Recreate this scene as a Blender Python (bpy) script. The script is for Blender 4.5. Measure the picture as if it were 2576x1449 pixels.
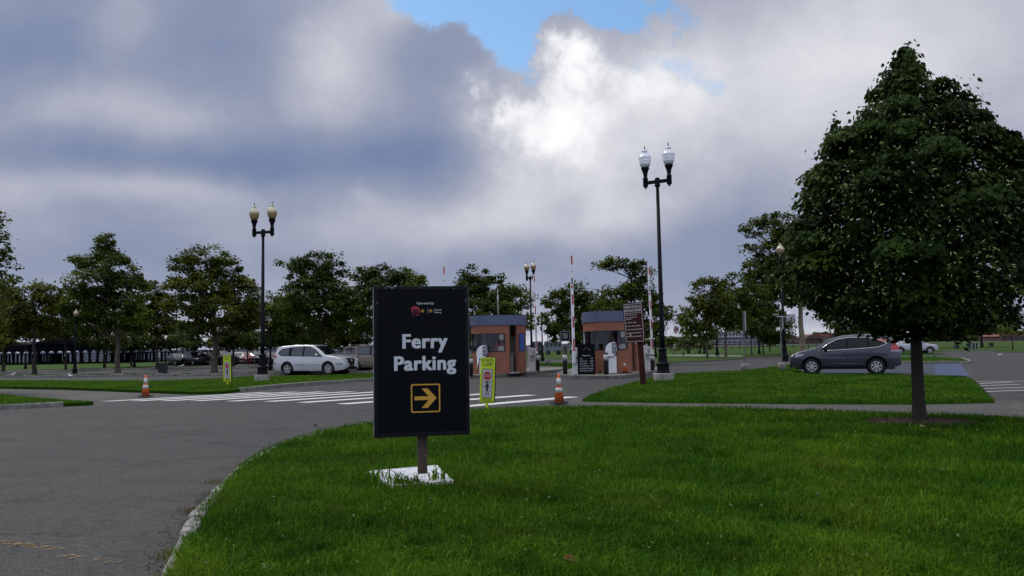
import bpy, bmesh, math, random
import numpy as np
from mathutils import Vector, Matrix, geometry
R = math.radians
random.seed(7); rng = np.random.default_rng(7)
for o in list(bpy.data.objects): bpy.data.objects.remove(o)
SC = bpy.context.scene; COL = SC.collection

# ------------------------------------------------------------------ camera
EYE = 1.53; FPX = 28/36*2576.0; PITCH = R(4.15); ROLL = R(1.0)
_f = Vector((0, math.cos(PITCH), math.sin(PITCH))); _r = Vector((1,0,0)); _u = Vector((0,-math.sin(PITCH), math.cos(PITCH)))
_R = _r*math.cos(ROLL) - _u*math.sin(ROLL); _U = _r*math.sin(ROLL) + _u*math.cos(ROLL)
def ray(u, v): return _f + _R*((u-1288)/FPX) + _U*((724.5-v)/FPX)
def P(u, v, z=0.0):                       # survey: where a sight line meets the level z
    d = ray(u, v); t = (z-EYE)/d.z; return Vector((d.x*t, d.y*t, z))
def Q(u, v, y):                           # survey: point of a sight line at depth y
    d = ray(u, v); t = y/d.y; return Vector((d.x*t, y, EYE+d.z*t))
cam = bpy.data.cameras.new('camera'); co = bpy.data.objects.new('camera', cam); COL.objects.link(co)
cam.lens = 28; cam.sensor_width = 36; cam.clip_end = 6000; cam.clip_start = .1
m = Matrix((( _R.x, _U.x, -_f.x, 0),(_R.y, _U.y, -_f.y, 0),(_R.z, _U.z, -_f.z, EYE),(0,0,0,1)))
co.matrix_world = m; SC.camera = co

# ------------------------------------------------------------------ world: sky with broken cloud
W = bpy.data.worlds.new('World'); SC.world = W; W.use_nodes = True
nt = W.node_tree; nt.nodes.clear(); N = nt.nodes.new; LK = nt.links.new
SUN_EL, SUN_AZ = R(52), R(-48)            # azimuth measured from +Y towards +X
out = N('ShaderNodeOutputWorld'); bg = N('ShaderNodeBackground'); LK(bg.outputs[0], out.inputs[0]); bg.inputs[1].default_value = 0.1
sky = N('ShaderNodeTexSky'); sky.sky_type = 'NISHITA'; sky.sun_disc = False
sky.sun_elevation = SUN_EL; sky.sun_rotation = SUN_AZ; sky.air_density = 1.0; sky.dust_density = .6; sky.ozone_density = 2.0
tc = N('ShaderNodeTexCoord')
def vmath(op, a, b=None):
    n = N('ShaderNodeVectorMath'); n.operation = op
    for i, x in enumerate((a, b)):
        if x is None: continue
        if hasattr(x, 'links'): LK(x, n.inputs[i])
        else: n.inputs[i].default_value = x
    return n
def fmath(op, a, b=None, clamp=False):
    n = N('ShaderNodeMath'); n.operation = op; n.use_clamp = clamp
    for i, x in enumerate((a, b)):
        if x is None: continue
        if hasattr(x, 'links'): LK(x, n.inputs[i])
        else: n.inputs[i].default_value = x
    return n.outputs[0]
def noise(vec, scale, detail=5, rough=.55, dist=0):
    n = N('ShaderNodeTexNoise'); LK(vec, n.inputs['Vector']); n.inputs['Scale'].default_value = scale
    n.inputs['Detail'].default_value = detail; n.inputs['Roughness'].default_value = rough; n.inputs['Distortion'].default_value = dist
    return n
D0 = vmath('NORMALIZE', tc.outputs['Generated']).outputs[0]
wn = noise(D0, 6.5, 7, .62)
warp = vmath('MULTIPLY', vmath('SUBTRACT', wn.outputs['Color'], (.5,.5,.5)).outputs[0], (.26,.26,.20)).outputs[0]
D = vmath('ADD', D0, warp).outputs[0]
warp2 = vmath('MULTIPLY', vmath('SUBTRACT', noise(D0, 3.6, 4, .5).outputs['Color'], (.5,.5,.5)).outputs[0], (.16,.16,.10)).outputs[0]; Ds = vmath('ADD', D0, warp2).outputs[0]
stretch = vmath('MULTIPLY', D0, (1,1,2.2)).outputs[0]
def blob(u, v, ru, rv, w, src=None):
    c = ray(u, v).normalized(); k = c.length
    s = vmath('SUBTRACT', D if src is None else src, tuple(c)).outputs[0]
    s = vmath('MULTIPLY', s, (FPX/ru, FPX/ru, FPX/rv)).outputs[0]
    l = vmath('LENGTH', s).outputs['Value']
    mr = N('ShaderNodeMapRange'); mr.interpolation_type = 'SMOOTHSTEP'; LK(l, mr.inputs[0])
    mr.inputs[1].default_value = 0; mr.inputs[2].default_value = 1.35; mr.inputs[3].default_value = w; mr.inputs[4].default_value = 0
    return mr.outputs[0]
def total(lst):
    a = lst[0]
    for b in lst[1:]: a = fmath('ADD', a, b)
    return a
n1 = noise(stretch, 3.2, 7, .5); n2 = noise(D0, 8, 10, .62, .3); n3 = noise(D, 14, 8, .6)
light = total([fmath('MULTIPLY', fmath('SUBTRACT', n1.outputs['Fac'], .5), .40), fmath('MULTIPLY', fmath('SUBTRACT', n2.outputs['Fac'], .5), .24),
    blob(1450,340,330,260,.24), blob(1330,330,200,90,.12), blob(1650,330,260,200,.08),
    *[blob(*a, src=Ds) for a in ((2080,170,620,270,.34), (1288,868,2600,26,.20), (800,190,150,110,.24), (330,310,230,110,.20), (300,60,90,90,.16), (960,60,120,60,.12),
    (450,490,250,60,.18), (1150,580,500,70,.20), (80,490,200,60,.12), (1650,500,420,120,.12), (1250,820,1500,70,.06),
    (120,120,230,170,-.20), (560,130,210,150,-.16), (700,400,440,75,-.26), (250,420,330,60,-.16), (1130,170,200,130,-.16), (1090,400,200,110,-.20),
    (1850,470,220,150,-.06), (150,600,500,90,-.03), (350,690,500,70,-.10), (1850,650,500,110,-.10))]])
light = fmath('ADD', light, .46)
hole = total([fmath('MULTIPLY', fmath('SUBTRACT', n2.outputs['Fac'], .5), .9),
    blob(1170,0,230,95,1.05), blob(1400,-10,310,130,1.25), blob(1300,120,120,110,.95), blob(1560,60,120,70,.75), blob(1750,240,110,55,.52), blob(1640,185,110,50,.5),
    blob(1160,60,30,25,-.5), blob(1450,110,70,30,-.45), blob(1400,270,160,100,-.9), blob(300,-20,90,50,.35)])
hm = N('ShaderNodeMapRange'); hm.interpolation_type = 'SMOOTHSTEP'; LK(hole, hm.inputs[0]); hm.inputs[1].default_value = .34; hm.inputs[2].default_value = .92
ramp = N('ShaderNodeValToRGB'); LK(light, ramp.inputs[0]); cr = ramp.color_ramp
def lin(r, g, b): 
    f = lambda c: (c/255/12.92) if c/255 <= .04045 else ((c/255+.055)/1.055)**2.4
    return (f(r), f(g), f(b), 1)
stops = [(0.0, lin(106,122,157)), (.22, lin(121,137,170)), (.42, lin(146,155,179)), (.60, lin(180,183,198)), (.78, lin(213,214,222)), (1.0, lin(253,253,254))]
cr.elements[0].position = 0; cr.elements[0].color = stops[0][1]; cr.elements[1].position = 1; cr.elements[1].color = stops[-1][1]
for p_, c_ in stops[1:-1]:
    e = cr.elements.new(p_); e.color = c_
bank = total([fmath('MULTIPLY', fmath('SUBTRACT', n2.outputs['Fac'], .5), 1.15), fmath('MULTIPLY', fmath('SUBTRACT', n3.outputs['Fac'], .5), .7),
    blob(1400,270,190,125,.85), blob(1290,320,130,75,.55), blob(1450,195,110,60,.60), blob(1560,235,130,90,.42), blob(1420,400,200,120,.34), blob(1570,320,300,180,.24), blob(1420,90,60,30,.4), blob(1240,285,60,40,.35)])
bm = N('ShaderNodeMapRange'); bm.interpolation_type = 'SMOOTHSTEP'; LK(bank, bm.inputs[0]); bm.inputs[1].default_value = .14; bm.inputs[2].default_value = 1.35; bm.inputs[4].default_value = .90
bankmix = N('ShaderNodeMix'); bankmix.data_type = 'RGBA'; LK(bm.outputs[0], bankmix.inputs[0]); LK(ramp.outputs[0], bankmix.inputs[6]); bankmix.inputs[7].default_value = (1.05,1.05,1.06,1)
class ramp: outputs = [bankmix.outputs[2]]
# unseen sky overhead (warmed) and behind: extra brightness added to light the scene
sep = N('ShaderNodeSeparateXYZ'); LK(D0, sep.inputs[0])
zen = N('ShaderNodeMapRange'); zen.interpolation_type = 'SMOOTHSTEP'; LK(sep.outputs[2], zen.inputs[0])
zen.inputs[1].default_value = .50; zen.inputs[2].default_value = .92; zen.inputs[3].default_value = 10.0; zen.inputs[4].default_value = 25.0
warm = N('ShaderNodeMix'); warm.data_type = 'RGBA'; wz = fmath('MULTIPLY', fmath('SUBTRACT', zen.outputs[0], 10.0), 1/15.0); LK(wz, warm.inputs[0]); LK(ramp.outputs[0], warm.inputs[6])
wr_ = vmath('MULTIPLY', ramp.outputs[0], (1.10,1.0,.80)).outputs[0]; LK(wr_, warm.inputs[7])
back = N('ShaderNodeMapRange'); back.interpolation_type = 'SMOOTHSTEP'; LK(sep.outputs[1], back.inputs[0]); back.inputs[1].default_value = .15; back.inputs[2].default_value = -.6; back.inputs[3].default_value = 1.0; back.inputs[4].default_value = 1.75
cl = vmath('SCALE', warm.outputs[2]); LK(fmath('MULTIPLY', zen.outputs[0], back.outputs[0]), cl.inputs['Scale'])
blue = vmath('MULTIPLY', sky.outputs[0], (1.25,1.5,1.55)).outputs[0]
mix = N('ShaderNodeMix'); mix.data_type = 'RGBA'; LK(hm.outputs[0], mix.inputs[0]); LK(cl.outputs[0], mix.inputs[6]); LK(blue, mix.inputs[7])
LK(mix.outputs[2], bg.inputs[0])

sl = bpy.data.lights.new('sun', 'SUN'); sl.energy = 1.5; sl.angle = R(14); sl.color = (1.0,.96,.9)
so = bpy.data.objects.new('sun', sl); COL.objects.link(so)
sd = Vector((math.sin(SUN_AZ)*math.cos(SUN_EL), math.cos(SUN_AZ)*math.cos(SUN_EL), math.sin(SUN_EL)))
so.rotation_euler = sd.to_track_quat('Z', 'Y').to_euler(); so.location = (0,0,60)
SC.view_settings.view_transform = 'Standard'; SC.view_settings.look = 'None'; SC.view_settings.exposure = 0; SC.view_settings.gamma = 1
W.cycles.sampling_method = 'MANUAL'; W.cycles.sample_map_resolution = 512
SC.cycles.max_bounces = 5; SC.cycles.diffuse_bounces = 2; SC.cycles.glossy_bounces = 2; SC.cycles.transparent_max_bounces = 12; SC.cycles.transmission_bounces = 3
SC.cycles.caustics_reflective = False; SC.cycles.caustics_refractive = False

# ------------------------------------------------------------------ materials
MATS = {}
def mat(name, col, rough=.65, metal=0.0, spec=.5, var=None, bump=None, coat=0, trans=0):
    if name in MATS: return MATS[name]
    M = bpy.data.materials.new(name); M.use_nodes = True; t = M.node_tree; b = t.nodes['Principled BSDF']
    c = (*col[:3], 1); b.inputs['Base Color'].default_value = c; b.inputs['Roughness'].default_value = rough
    b.inputs['Metallic'].default_value = metal; b.inputs['Specular IOR Level'].default_value = spec; b.inputs['Coat Weight'].default_value = coat
    b.inputs['Coat Roughness'].default_value = .05
    if trans: b.inputs['Transmission Weight'].default_value = trans
    tcn = t.nodes.new('ShaderNodeTexCoord')
    if var:
        sc, amt = var[:2]
        n = t.nodes.new('ShaderNodeTexNoise'); n.inputs['Scale'].default_value = sc; n.inputs['Detail'].default_value = 6; n.inputs['Roughness'].default_value = .65
        t.links.new(tcn.outputs['Object'], n.inputs['Vector'])
        r = t.nodes.new('ShaderNodeValToRGB'); t.links.new(n.outputs['Fac'], r.inputs[0])
        r.color_ramp.elements[0].position = .3; r.color_ramp.elements[1].position = .7
        c2 = var[2] if len(var) > 2 else tuple(x*(1-amt) for x in col[:3])
        r.color_ramp.elements[0].color = (*c2, 1); r.color_ramp.elements[1].color = (*[min(1, x*(1+amt*.5)) for x in col[:3]], 1)
        t.links.new(r.outputs[0], b.inputs['Base Color'])
    if bump:
        n = t.nodes.new('ShaderNodeTexNoise'); n.inputs['Scale'].default_value = bump[0]; n.inputs['Detail'].default_value = 4
        t.links.new(tcn.outputs['Object'], n.inputs['Vector'])
        bp = t.nodes.new('ShaderNodeBump'); bp.inputs['Strength'].default_value = bump[1]; bp.inputs['Distance'].default_value = .02
        t.links.new(n.outputs['Fac'], bp.inputs['Height']); t.links.new(bp.outputs[0], b.inputs['Normal'])
    MATS[name] = M; return M
def glass(name, tint, refl, through):
    if name in MATS: return MATS[name]
    M = bpy.data.materials.new(name); M.use_nodes = True; t = M.node_tree; t.nodes.remove(t.nodes['Principled BSDF'])
    o = t.nodes['Material Output']; g = t.nodes.new('ShaderNodeBsdfGlossy'); g.inputs['Roughness'].default_value = .03; g.inputs['Color'].default_value = (.9,.95,1,1)
    tr = t.nodes.new('ShaderNodeBsdfTransparent'); tr.inputs['Color'].default_value = (*[x*through for x in tint], 1)
    lw = t.nodes.new('ShaderNodeLayerWeight'); lw.inputs['Blend'].default_value = refl
    mx = t.nodes.new('ShaderNodeMixShader'); t.links.new(lw.outputs['Fresnel'], mx.inputs[0]); t.links.new(tr.outputs[0], mx.inputs[1]); t.links.new(g.outputs[0], mx.inputs[2])
    t.links.new(mx.outputs[0], o.inputs[0]); MATS[name] = M; return M
def asphalt(name, base, crack=True, tint=(1,1,1)):
    M = bpy.data.materials.new(name); M.use_nodes = True; t = M.node_tree; b = t.nodes['Principled BSDF']; b.inputs['Roughness'].default_value = .8; b.inputs['Specular IOR Level'].default_value = .35
    n_ = t.nodes.new; l_ = t.links.new; tcn = n_('ShaderNodeTexCoord').outputs['Object']
    def nz(s, d=4, r=.6):
        n = n_('ShaderNodeTexNoise'); n.inputs['Scale'].default_value = s; n.inputs['Detail'].default_value = d; n.inputs['Roughness'].default_value = r; l_(tcn, n.inputs['Vector']); return n
    def ramp(src, a, b_, ca, cb):
        r = n_('ShaderNodeValToRGB'); l_(src, r.inputs[0]); r.color_ramp.elements[0].position = a; r.color_ramp.elements[1].position = b_
        r.color_ramp.elements[0].color = (*ca, 1); r.color_ramp.elements[1].color = (*cb, 1); return r.outputs[0]
    def mul(a, c, f=1):
        x = n_('ShaderNodeMix'); x.data_type = 'RGBA'; x.blend_type = 'MULTIPLY'; x.inputs[0].default_value = f; l_(a, x.inputs[6]); l_(c, x.inputs[7]); return x.outputs[2]
    g = base
    c = ramp(nz(.35, 6).outputs['Fac'], .3, .72, (g*.80*tint[0], g*.80*tint[1], g*.82*tint[2]), (g*1.15*tint[0], g*1.13*tint[1], g*1.12*tint[2]))
    v = n_('ShaderNodeTexVoronoi'); v.inputs['Scale'].default_value = 70; l_(tcn, v.inputs['Vector'])
    bw = n_('ShaderNodeRGBToBW'); l_(v.outputs['Color'], bw.inputs[0])
    c = mul(c, ramp(bw.outputs[0], .15, .9, (.45,.45,.46), (1.75,1.72,1.62)))
    c = mul(c, ramp(nz(9, 5, .7).outputs['Fac'], .3, .7, (.75,.75,.75), (1.2,1.2,1.2))); c = mul(c, ramp(nz(1.6, 5, .65).outputs['Fac'], .32, .6, (.80,.80,.82), (1.06,1.05,1.04)))
    if crack:
        wv = nz(1.3, 5, .7); vv = n_('ShaderNodeVectorMath'); vv.operation = 'MULTIPLY_ADD'; l_(wv.outputs['Color'], vv.inputs[0]); vv.inputs[1].default_value = (1.1,1.1,1.1); l_(tcn, vv.inputs[2])
        mp = n_('ShaderNodeMapping'); mp.inputs['Scale'].default_value = (.16,.42,1); mp.inputs['Rotation'].default_value = (0,0,.45); l_(vv.outputs[0], mp.inputs[0])
        cv = n_('ShaderNodeTexVoronoi'); cv.feature = 'DISTANCE_TO_EDGE'; cv.inputs['Scale'].default_value = 1; l_(mp.outputs[0], cv.inputs['Vector'])
        cm = ramp(cv.outputs['Distance'], .0015, .014, (.22,.22,.22), (1,1,1))
        gate = ramp(nz(.6, 4).outputs['Fac'], .50, .60, (0,0,0), (1,1,1))
        x = n_('ShaderNodeMix'); x.data_type = 'RGBA'; l_(gate, x.inputs[0]); l_(cm, x.inputs[6]); x.inputs[7].default_value = (1,1,1,1)
        c = mul(c, x.outputs[2])
    l_(c, b.inputs['Base Color'])
    bp = n_('ShaderNodeBump'); bp.inputs['Strength'].default_value = .5; bp.inputs['Distance'].default_value = .01; l_(v.outputs['Distance'], bp.inputs['Height']); l_(bp.outputs[0], b.inputs['Normal'])
    MATS[name] = M; return M
def foliage(name, dark, mid, bright, patch=.6, transl=.25, rough=.55, spec=.16, dry=None):
    M = bpy.data.materials.new(name); M.use_nodes = True; t = M.node_tree; b = t.nodes['Principled BSDF']; o = t.nodes['Material Output']
    n_ = t.nodes.new; l_ = t.links.new
    b.inputs['Roughness'].default_value = rough; b.inputs['Specular IOR Level'].default_value = spec
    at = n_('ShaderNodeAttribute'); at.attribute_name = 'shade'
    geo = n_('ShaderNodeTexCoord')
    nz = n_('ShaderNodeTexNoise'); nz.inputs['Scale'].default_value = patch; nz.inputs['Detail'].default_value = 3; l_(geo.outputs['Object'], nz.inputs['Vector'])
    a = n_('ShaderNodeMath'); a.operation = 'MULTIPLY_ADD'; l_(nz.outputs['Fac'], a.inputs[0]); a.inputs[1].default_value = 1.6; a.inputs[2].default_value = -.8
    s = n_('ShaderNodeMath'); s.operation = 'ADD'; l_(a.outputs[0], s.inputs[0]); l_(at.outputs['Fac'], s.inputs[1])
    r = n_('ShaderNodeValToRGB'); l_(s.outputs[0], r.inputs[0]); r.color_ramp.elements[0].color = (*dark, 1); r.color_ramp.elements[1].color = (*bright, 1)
    e = r.color_ramp.elements.new(.5); e.color = (*mid, 1)
    colr = r.outputs[0]
    if dry:
        for (sc_, c_, lo_, hi_) in dry:
            z_ = n_('ShaderNodeTexNoise'); z_.inputs['Scale'].default_value = sc_; z_.inputs['Detail'].default_value = 5; z_.inputs['Roughness'].default_value = .65; l_(geo.outputs['Object'], z_.inputs['Vector'])
            q_ = n_('ShaderNodeMapRange'); l_(z_.outputs['Fac'], q_.inputs[0]); q_.inputs[1].default_value = lo_; q_.inputs[2].default_value = hi_; q_.inputs[4].default_value = .75
            m_ = n_('ShaderNodeMix'); m_.data_type = 'RGBA'; m_.blend_type = 'MIX'; l_(q_.outputs[0], m_.inputs[0]); l_(colr, m_.inputs[6]); m_.inputs[7].default_value = (*c_, 1); colr = m_.outputs[2]
    l_(colr, b.inputs['Base Color'])
    tr = n_('ShaderNodeBsdfTranslucent'); l_(colr, tr.inputs['Color'])
    mx = n_('ShaderNodeMixShader'); mx.inputs[0].default_value = transl; l_(b.outputs[0], mx.inputs[1]); l_(tr.outputs[0], mx.inputs[2]); l_(mx.outputs[0], o.inputs[0])
    MATS[name] = M; return M
M_asph = asphalt('asphalt', .044); M_path = asphalt('path_asphalt', .070, False, (1.04,1,.95)); M_lot = asphalt('lot_asphalt', .08, False)
M_kerb = mat('granite', (.21,.205,.185), .85, var=(6,.6), bump=(25,.5)); M_conc = mat('concrete', (.30,.28,.24), .85, var=(5,.45), bump=(20,.4))
M_white = mat('road_paint', (.66,.66,.65), .6, var=(4,.25)); 
M_soil = mat('lawn_soil', (.018,.055,.003), .95, spec=.03, var=(2.5,.4), bump=(30,.8))
M_lawn = mat('far_lawn', (.038,.078,.010), .95, spec=.1, var=(.12,.35,(.030,.055,.010)), bump=(3,.8))
M_black = mat('black_metal', (.0035,.0045,.007), .55, spec=.14, var=(8,.3)); M_blackp = mat('black_panel', (.0022,.0032,.005), .45, spec=.10); M_rub = mat('rubber', (.012,.012,.013), .8)
M_wpaint = mat('white_paint', (.80,.81,.83), .4, var=(5,.12)); M_red = mat('red_paint', (.45,.008,.018), .45); M_alu = mat('aluminium', (.42,.43,.44), .45, .8)
M_dirty = mat('dirty_white', (.72,.73,.75), .5, var=(7,.25)); M_grey = mat('grey_plastic', (.16,.17,.19), .5)
M_chrome = mat('chrome', (.75,.76,.78), .18, 1.0)
M_wood = mat('weathered_wood', (.085,.058,.042), .85, var=(14,.6), bump=(40,.6)); M_brown = mat('brown_paint', (.050,.012,.009), .55, spec=.15, var=(4,.3))
M_orange = mat('cone_orange', (.85,.15,.035), .5, var=(9,.25)); M_refl = mat('reflective_white', (.55,.56,.55), .4, var=(12,.2))
M_yel = mat('sign_lime', (.54,.68,.015), .45, var=(5,.12)); M_ink = mat('sign_ink', (.01,.01,.012), .5); M_signw = mat('sign_grey_white', (.42,.43,.44), .5)
M_letter = mat('pale_lettering', (.60,.63,.66), .5, spec=.1); M_ochre = mat('ochre_paint', (.60,.31,.03), .5)
M_bark = mat('plane_bark', (.11,.092,.062), .9, var=(3.5,.75), bump=(9,.6)); M_bark2 = mat('dark_bark', (.034,.027,.021), .95, var=(9,.5), bump=(30,.9)); M_barkd = mat('grey_bark', (.040,.034,.026), .95, var=(5,.5))
M_leaf = foliage('plane_leaf', (.022,.038,.004), (.070,.104,.009), (.16,.20,.020), .22, .32)
M_leaf2 = foliage('plane_leaf_dark', (.018,.030,.003), (.054,.077,.007), (.12,.150,.015), .2, .30); M_leaf3 = foliage('plane_leaf_yellowing', (.026,.038,.004), (.078,.103,.009), (.17,.195,.02), .3, .32)
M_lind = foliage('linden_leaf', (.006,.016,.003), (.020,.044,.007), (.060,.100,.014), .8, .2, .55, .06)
M_bract = mat('linden_bract', (.24,.29,.09), .6)
M_grass = foliage('grass_blade', (.016,.058,.0015), (.052,.145,.004), (.15,.24,.012), .7, .3, .65, .07, dry=[(.8,(.115,.145,.010),.52,.72),(2.3,(.012,.036,.003),.55,.70),(6,(.11,.10,.025),.66,.80)])
M_grassy = foliage('grass_blade_verge', (.032,.095,.003), (.080,.185,.006), (.16,.25,.014), .3, .3, .65, .07, dry=[(.8,(.11,.13,.012),.55,.75),(2.5,(.02,.06,.004),.58,.75)])

# ------------------------------------------------------------------ mesh helpers
class MB:
    def __init__(s): s.v = []; s.f = []; s.sm = []
    def add(s, vs, fs, smooth=False):
        o = len(s.v); s.v += [tuple(x) for x in vs]; s.f += [tuple(i+o for i in q) for q in fs]; s.sm += [smooth]*len(fs); return s
    def box(s, c, d, rz=0, M=None):
        x, y, z = (k/2 for k in d)
        vs = [Vector((a*x, b*y, e*z)) for e in (-1,1) for b in (-1,1) for a in (-1,1)]
        if M is None: M = Matrix.Rotation(rz, 4, 'Z')
        vs = [M @ q + Vector(c) for q in vs]
        return s.add(vs, [(0,2,3,1),(4,5,7,6),(0,1,5,4),(2,6,7,3),(0,4,6,2),(1,3,7,5)])
    def lathe(s, prof, c=(0,0,0), n=20, smooth=True, a0=0):
        vs = []; fs = []
        for r, z in prof:
            for i in range(n):
                a = a0+2*math.pi*i/n; vs.append((c[0]+r*math.cos(a), c[1]+r*math.sin(a), c[2]+z))
        for j in range(len(prof)-1):
            for i in range(n): fs.append((j*n+i, j*n+(i+1)%n, (j+1)*n+(i+1)%n, (j+1)*n+i))
        fs.append(tuple(range(n-1,-1,-1))); fs.append(tuple((len(prof)-1)*n+i for i in range(n)))
        return s.add(vs, fs, smooth)
    def tube(s, pts, rads, n=8, smooth=True):
        pts = [Vector(p) for p in pts]; vs = []; fs = []
        if not hasattr(rads, '__len__'): rads = [rads]*len(pts)
        for i, p in enumerate(pts):
            t = (pts[min(i+1, len(pts)-1)]-pts[max(i-1, 0)]).normalized()
            a = t.cross(Vector((0,0,1)) if abs(t.z) < .9 else Vector((0,1,0))).normalized(); b = t.cross(a)
            for k in range(n):
                g = 2*math.pi*k/n; vs.append(p+(a*math.cos(g)+b*math.sin(g))*rads[i])
        for j in range(len(pts)-1):
            for i in range(n): fs.append((j*n+i, (j+1)*n+i, (j+1)*n+(i+1)%n, j*n+(i+1)%n))
        fs.append(tuple(range(n))); fs.append(tuple((len(pts)-1)*n+i for i in range(n-1,-1,-1)))
        return s.add(vs, fs, smooth)
    def prism(s, poly, thick, M=None):          # poly in local xz, extruded along +y
        n = len(poly); ar = sum(poly[i][0]*poly[(i+1)%n][1]-poly[(i+1)%n][0]*poly[i][1] for i in range(n))
        if ar < 0: poly = poly[::-1]
        vs = [Vector((x, 0, z)) for x, z in poly] + [Vector((x, thick, z)) for x, z in poly]
        tri = geometry.tessellate_polygon([[Vector((x, z, 0)) for x, z in poly]])
        fs = []
        for t in tri:
            a, b, c = t; A = (Vector(poly[b])-Vector(poly[a])).cross(Vector(poly[c])-Vector(poly[a]))
            if A < 0: a, c = c, a
            fs.append((a, b, c)); fs.append((c+n, b+n, a+n))
        fs += [(i+n, (i+1)%n+n, (i+1)%n, i) for i in range(n)]
        if M is not None: vs = [M @ q for q in vs]
        return s.add(vs, fs)
    def ring(s, outer, inner, thick, M=None):   # outer / inner outlines with the same count, in xz
        n = len(outer); L = [(x, 0, z) for x, z in outer]+[(x, 0, z) for x, z in inner]+[(x, thick, z) for x, z in outer]+[(x, thick, z) for x, z in inner]
        fs = []
        for i in range(n):
            j = (i+1)%n; fs += [(i, j, j+n, i+n), (i+2*n, i+3*n, j+3*n, j+2*n), (i, i+2*n, j+2*n, j), (i+n, j+n, j+3*n, i+3*n)]
        vs = [Vector(q) for q in L]
        if M is not None: vs = [M @ q for q in vs]
        return s.add(vs, fs)
    def build(s, name, m_, parent=None, loc=(0,0,0), rot=(0,0,0), bevel=0):
        me = bpy.data.meshes.new(name); me.from_pydata(s.v, [], s.f); me.materials.append(m_)
        me.polygons.foreach_set('use_smooth', s.sm); me.update()
        o = bpy.data.objects.new(name, me); COL.objects.link(o); o.location = loc; o.rotation_euler = rot; o.parent = parent
        if bevel:
            md = o.modifiers.new('bevel', 'BEVEL'); md.width = bevel; md.segments = 2; md.limit_method = 'ANGLE'
        return o
def tag(o, label=None, cat=None, group=None, kind=None):
    for k, x in (('label',label),('category',cat),('group',group),('kind',kind)):
        if x: o[k] = x
    return o
def thing(name, label, cat, loc=(0,0,0), rz=0, group=None, kind=None):
    o = bpy.data.objects.new(name, None); COL.objects.link(o); o.location = loc; o.rotation_euler = (0,0,rz); o.empty_display_size = .3
    return tag(o, label, cat, group, kind)
def dup(root, loc, rz, label, group=None, scale=None):
    def cp(o, par):
        c = o.copy(); COL.objects.link(c); c.parent = par
        for ch in [x for x in list(bpy.data.objects) if x.parent == o]: cp(ch, c)
        return c
    r = cp(root, None); r.location = loc; r.rotation_euler = (0,0,rz); r['label'] = label
    if scale: r.scale = (scale,)*3
    if group: r['group'] = group
    return r
def rrect(w, h, r, k=4, cx=0, cz=0):
    p = []
    for sx, sz, a0 in ((1,1,0),(-1,1,90),(-1,-1,180),(1,-1,270)):
        for i in range(k+1):
            a = R(a0+90*i/k); p.append((cx+sx*(w/2-r)+r*math.cos(a), cz+sz*(h/2-r)+r*math.sin(a)))
    return p
def add_text(mb, s, size, x, z, bold=0.0, align='CENTER', y=0, sx=1.0, thick=.002):
    cu = bpy.data.curves.new('t', 'FONT'); cu.body = s; cu.size = size; cu.align_x = align; cu.extrude = thick/2; cu.resolution_u = 3
    if bold: cu.space_character = 1+bold*2.2
    ob = bpy.data.objects.new('t', cu); COL.objects.link(ob); bpy.context.view_layer.update()
    me = bpy.data.meshes.new_from_object(ob.evaluated_get(bpy.context.evaluated_depsgraph_get()))
    bb_ = bold*size; sh_ = [(0,0)] if not bold else [(-bb_,0),(bb_,0),(0,0)] if size < .15 else [(a_*bb_, c_*bb_*.62) for a_ in (-1,-.35,.35,1) for c_ in (-1,0,1)]
    for i_, (ox_, oz_) in enumerate(sh_): mb.add([(x+q.co.x*sx+ox_, y-q.co.z-i_*.00035*(1 if size > .15 else .6), z+q.co.y+oz_) for q in me.vertices], [tuple(p.vertices) for p in me.polygons])
    bpy.data.meshes.remove(me); bpy.data.objects.remove(ob); bpy.data.curves.remove(cu)
    return mb

# ------------------------------------------------------------------ ground
def sheet(name, pts, z, m_, kind='structure', label=None, skirt=0, out=0):
    xy = [Vector((p[0], p[1], 0)) for p in pts]; n = len(xy)
    ar = sum(xy[i].x*xy[(i+1)%n].y-xy[(i+1)%n].x*xy[i].y for i in range(n))
    if ar < 0: xy = xy[::-1]
    mb = MB(); tri = geometry.tessellate_polygon([xy]); fs = []
    for a, b, c in tri:
        if (xy[b]-xy[a]).cross(xy[c]-xy[a]).z < 0: a, c = c, a
        fs.append((a, b, c))
    mb.add([(p.x, p.y, z) for p in xy], fs)
    if skirt:
        nrm = [((xy[(i+1)%n]-xy[i-1]).cross(Vector((0,0,1)))).normalized()*out for i in range(n)]; mb.add([(p.x, p.y, z) for p in xy]+[(p.x+q.x, p.y+q.y, z-skirt) for p, q in zip(xy, nrm)], [(i, i+n, (i+1)%n+n, (i+1)%n) for i in range(n)])
    o = mb.build(name, m_); return tag(o, label, None, None, kind)
def G(lst, z): return [P(u, v, z) for u, v in lst]
g = MB(); g.add([(-2500,-60,0),(2500,-60,0),(2500,3000,0),(-2500,3000,0)], [(0,1,2,3)])
tag(g.build('ground', M_asph), None, None, None, 'structure')
G1 = [(425,1460),(435,1435),(470,1350),(500,1290),(552,1232),(600,1180),(650,1147),(720,1112),(800,1089),(900,1068),(1000,1050),(1090,1038),(1180,1031),(1300,1025),(1500,1022),(1800,1025),(2200,1037),(2600,1052),(3000,1066)]
G1w = G(G1, .1)+[Vector((16,2,.1)), Vector((10,-3,.1)), Vector((-1.8,-3,.1)), Vector((-2.35,1,.1)), Vector((-2.25,3.2,.1))]
G2 = [(1472,1001),(1500,990),(1540,975),(1600,960),(1640,949),(1700,940),(1800,935),(1866,932),(1958,921),(1985,918),(2005,928),(2028,940),(2100,942),(2250,942),(2430,947),(2447,957),(2470,985),(2490,1003),(2300,1007),(2000,1006),(1700,1004)]
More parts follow.
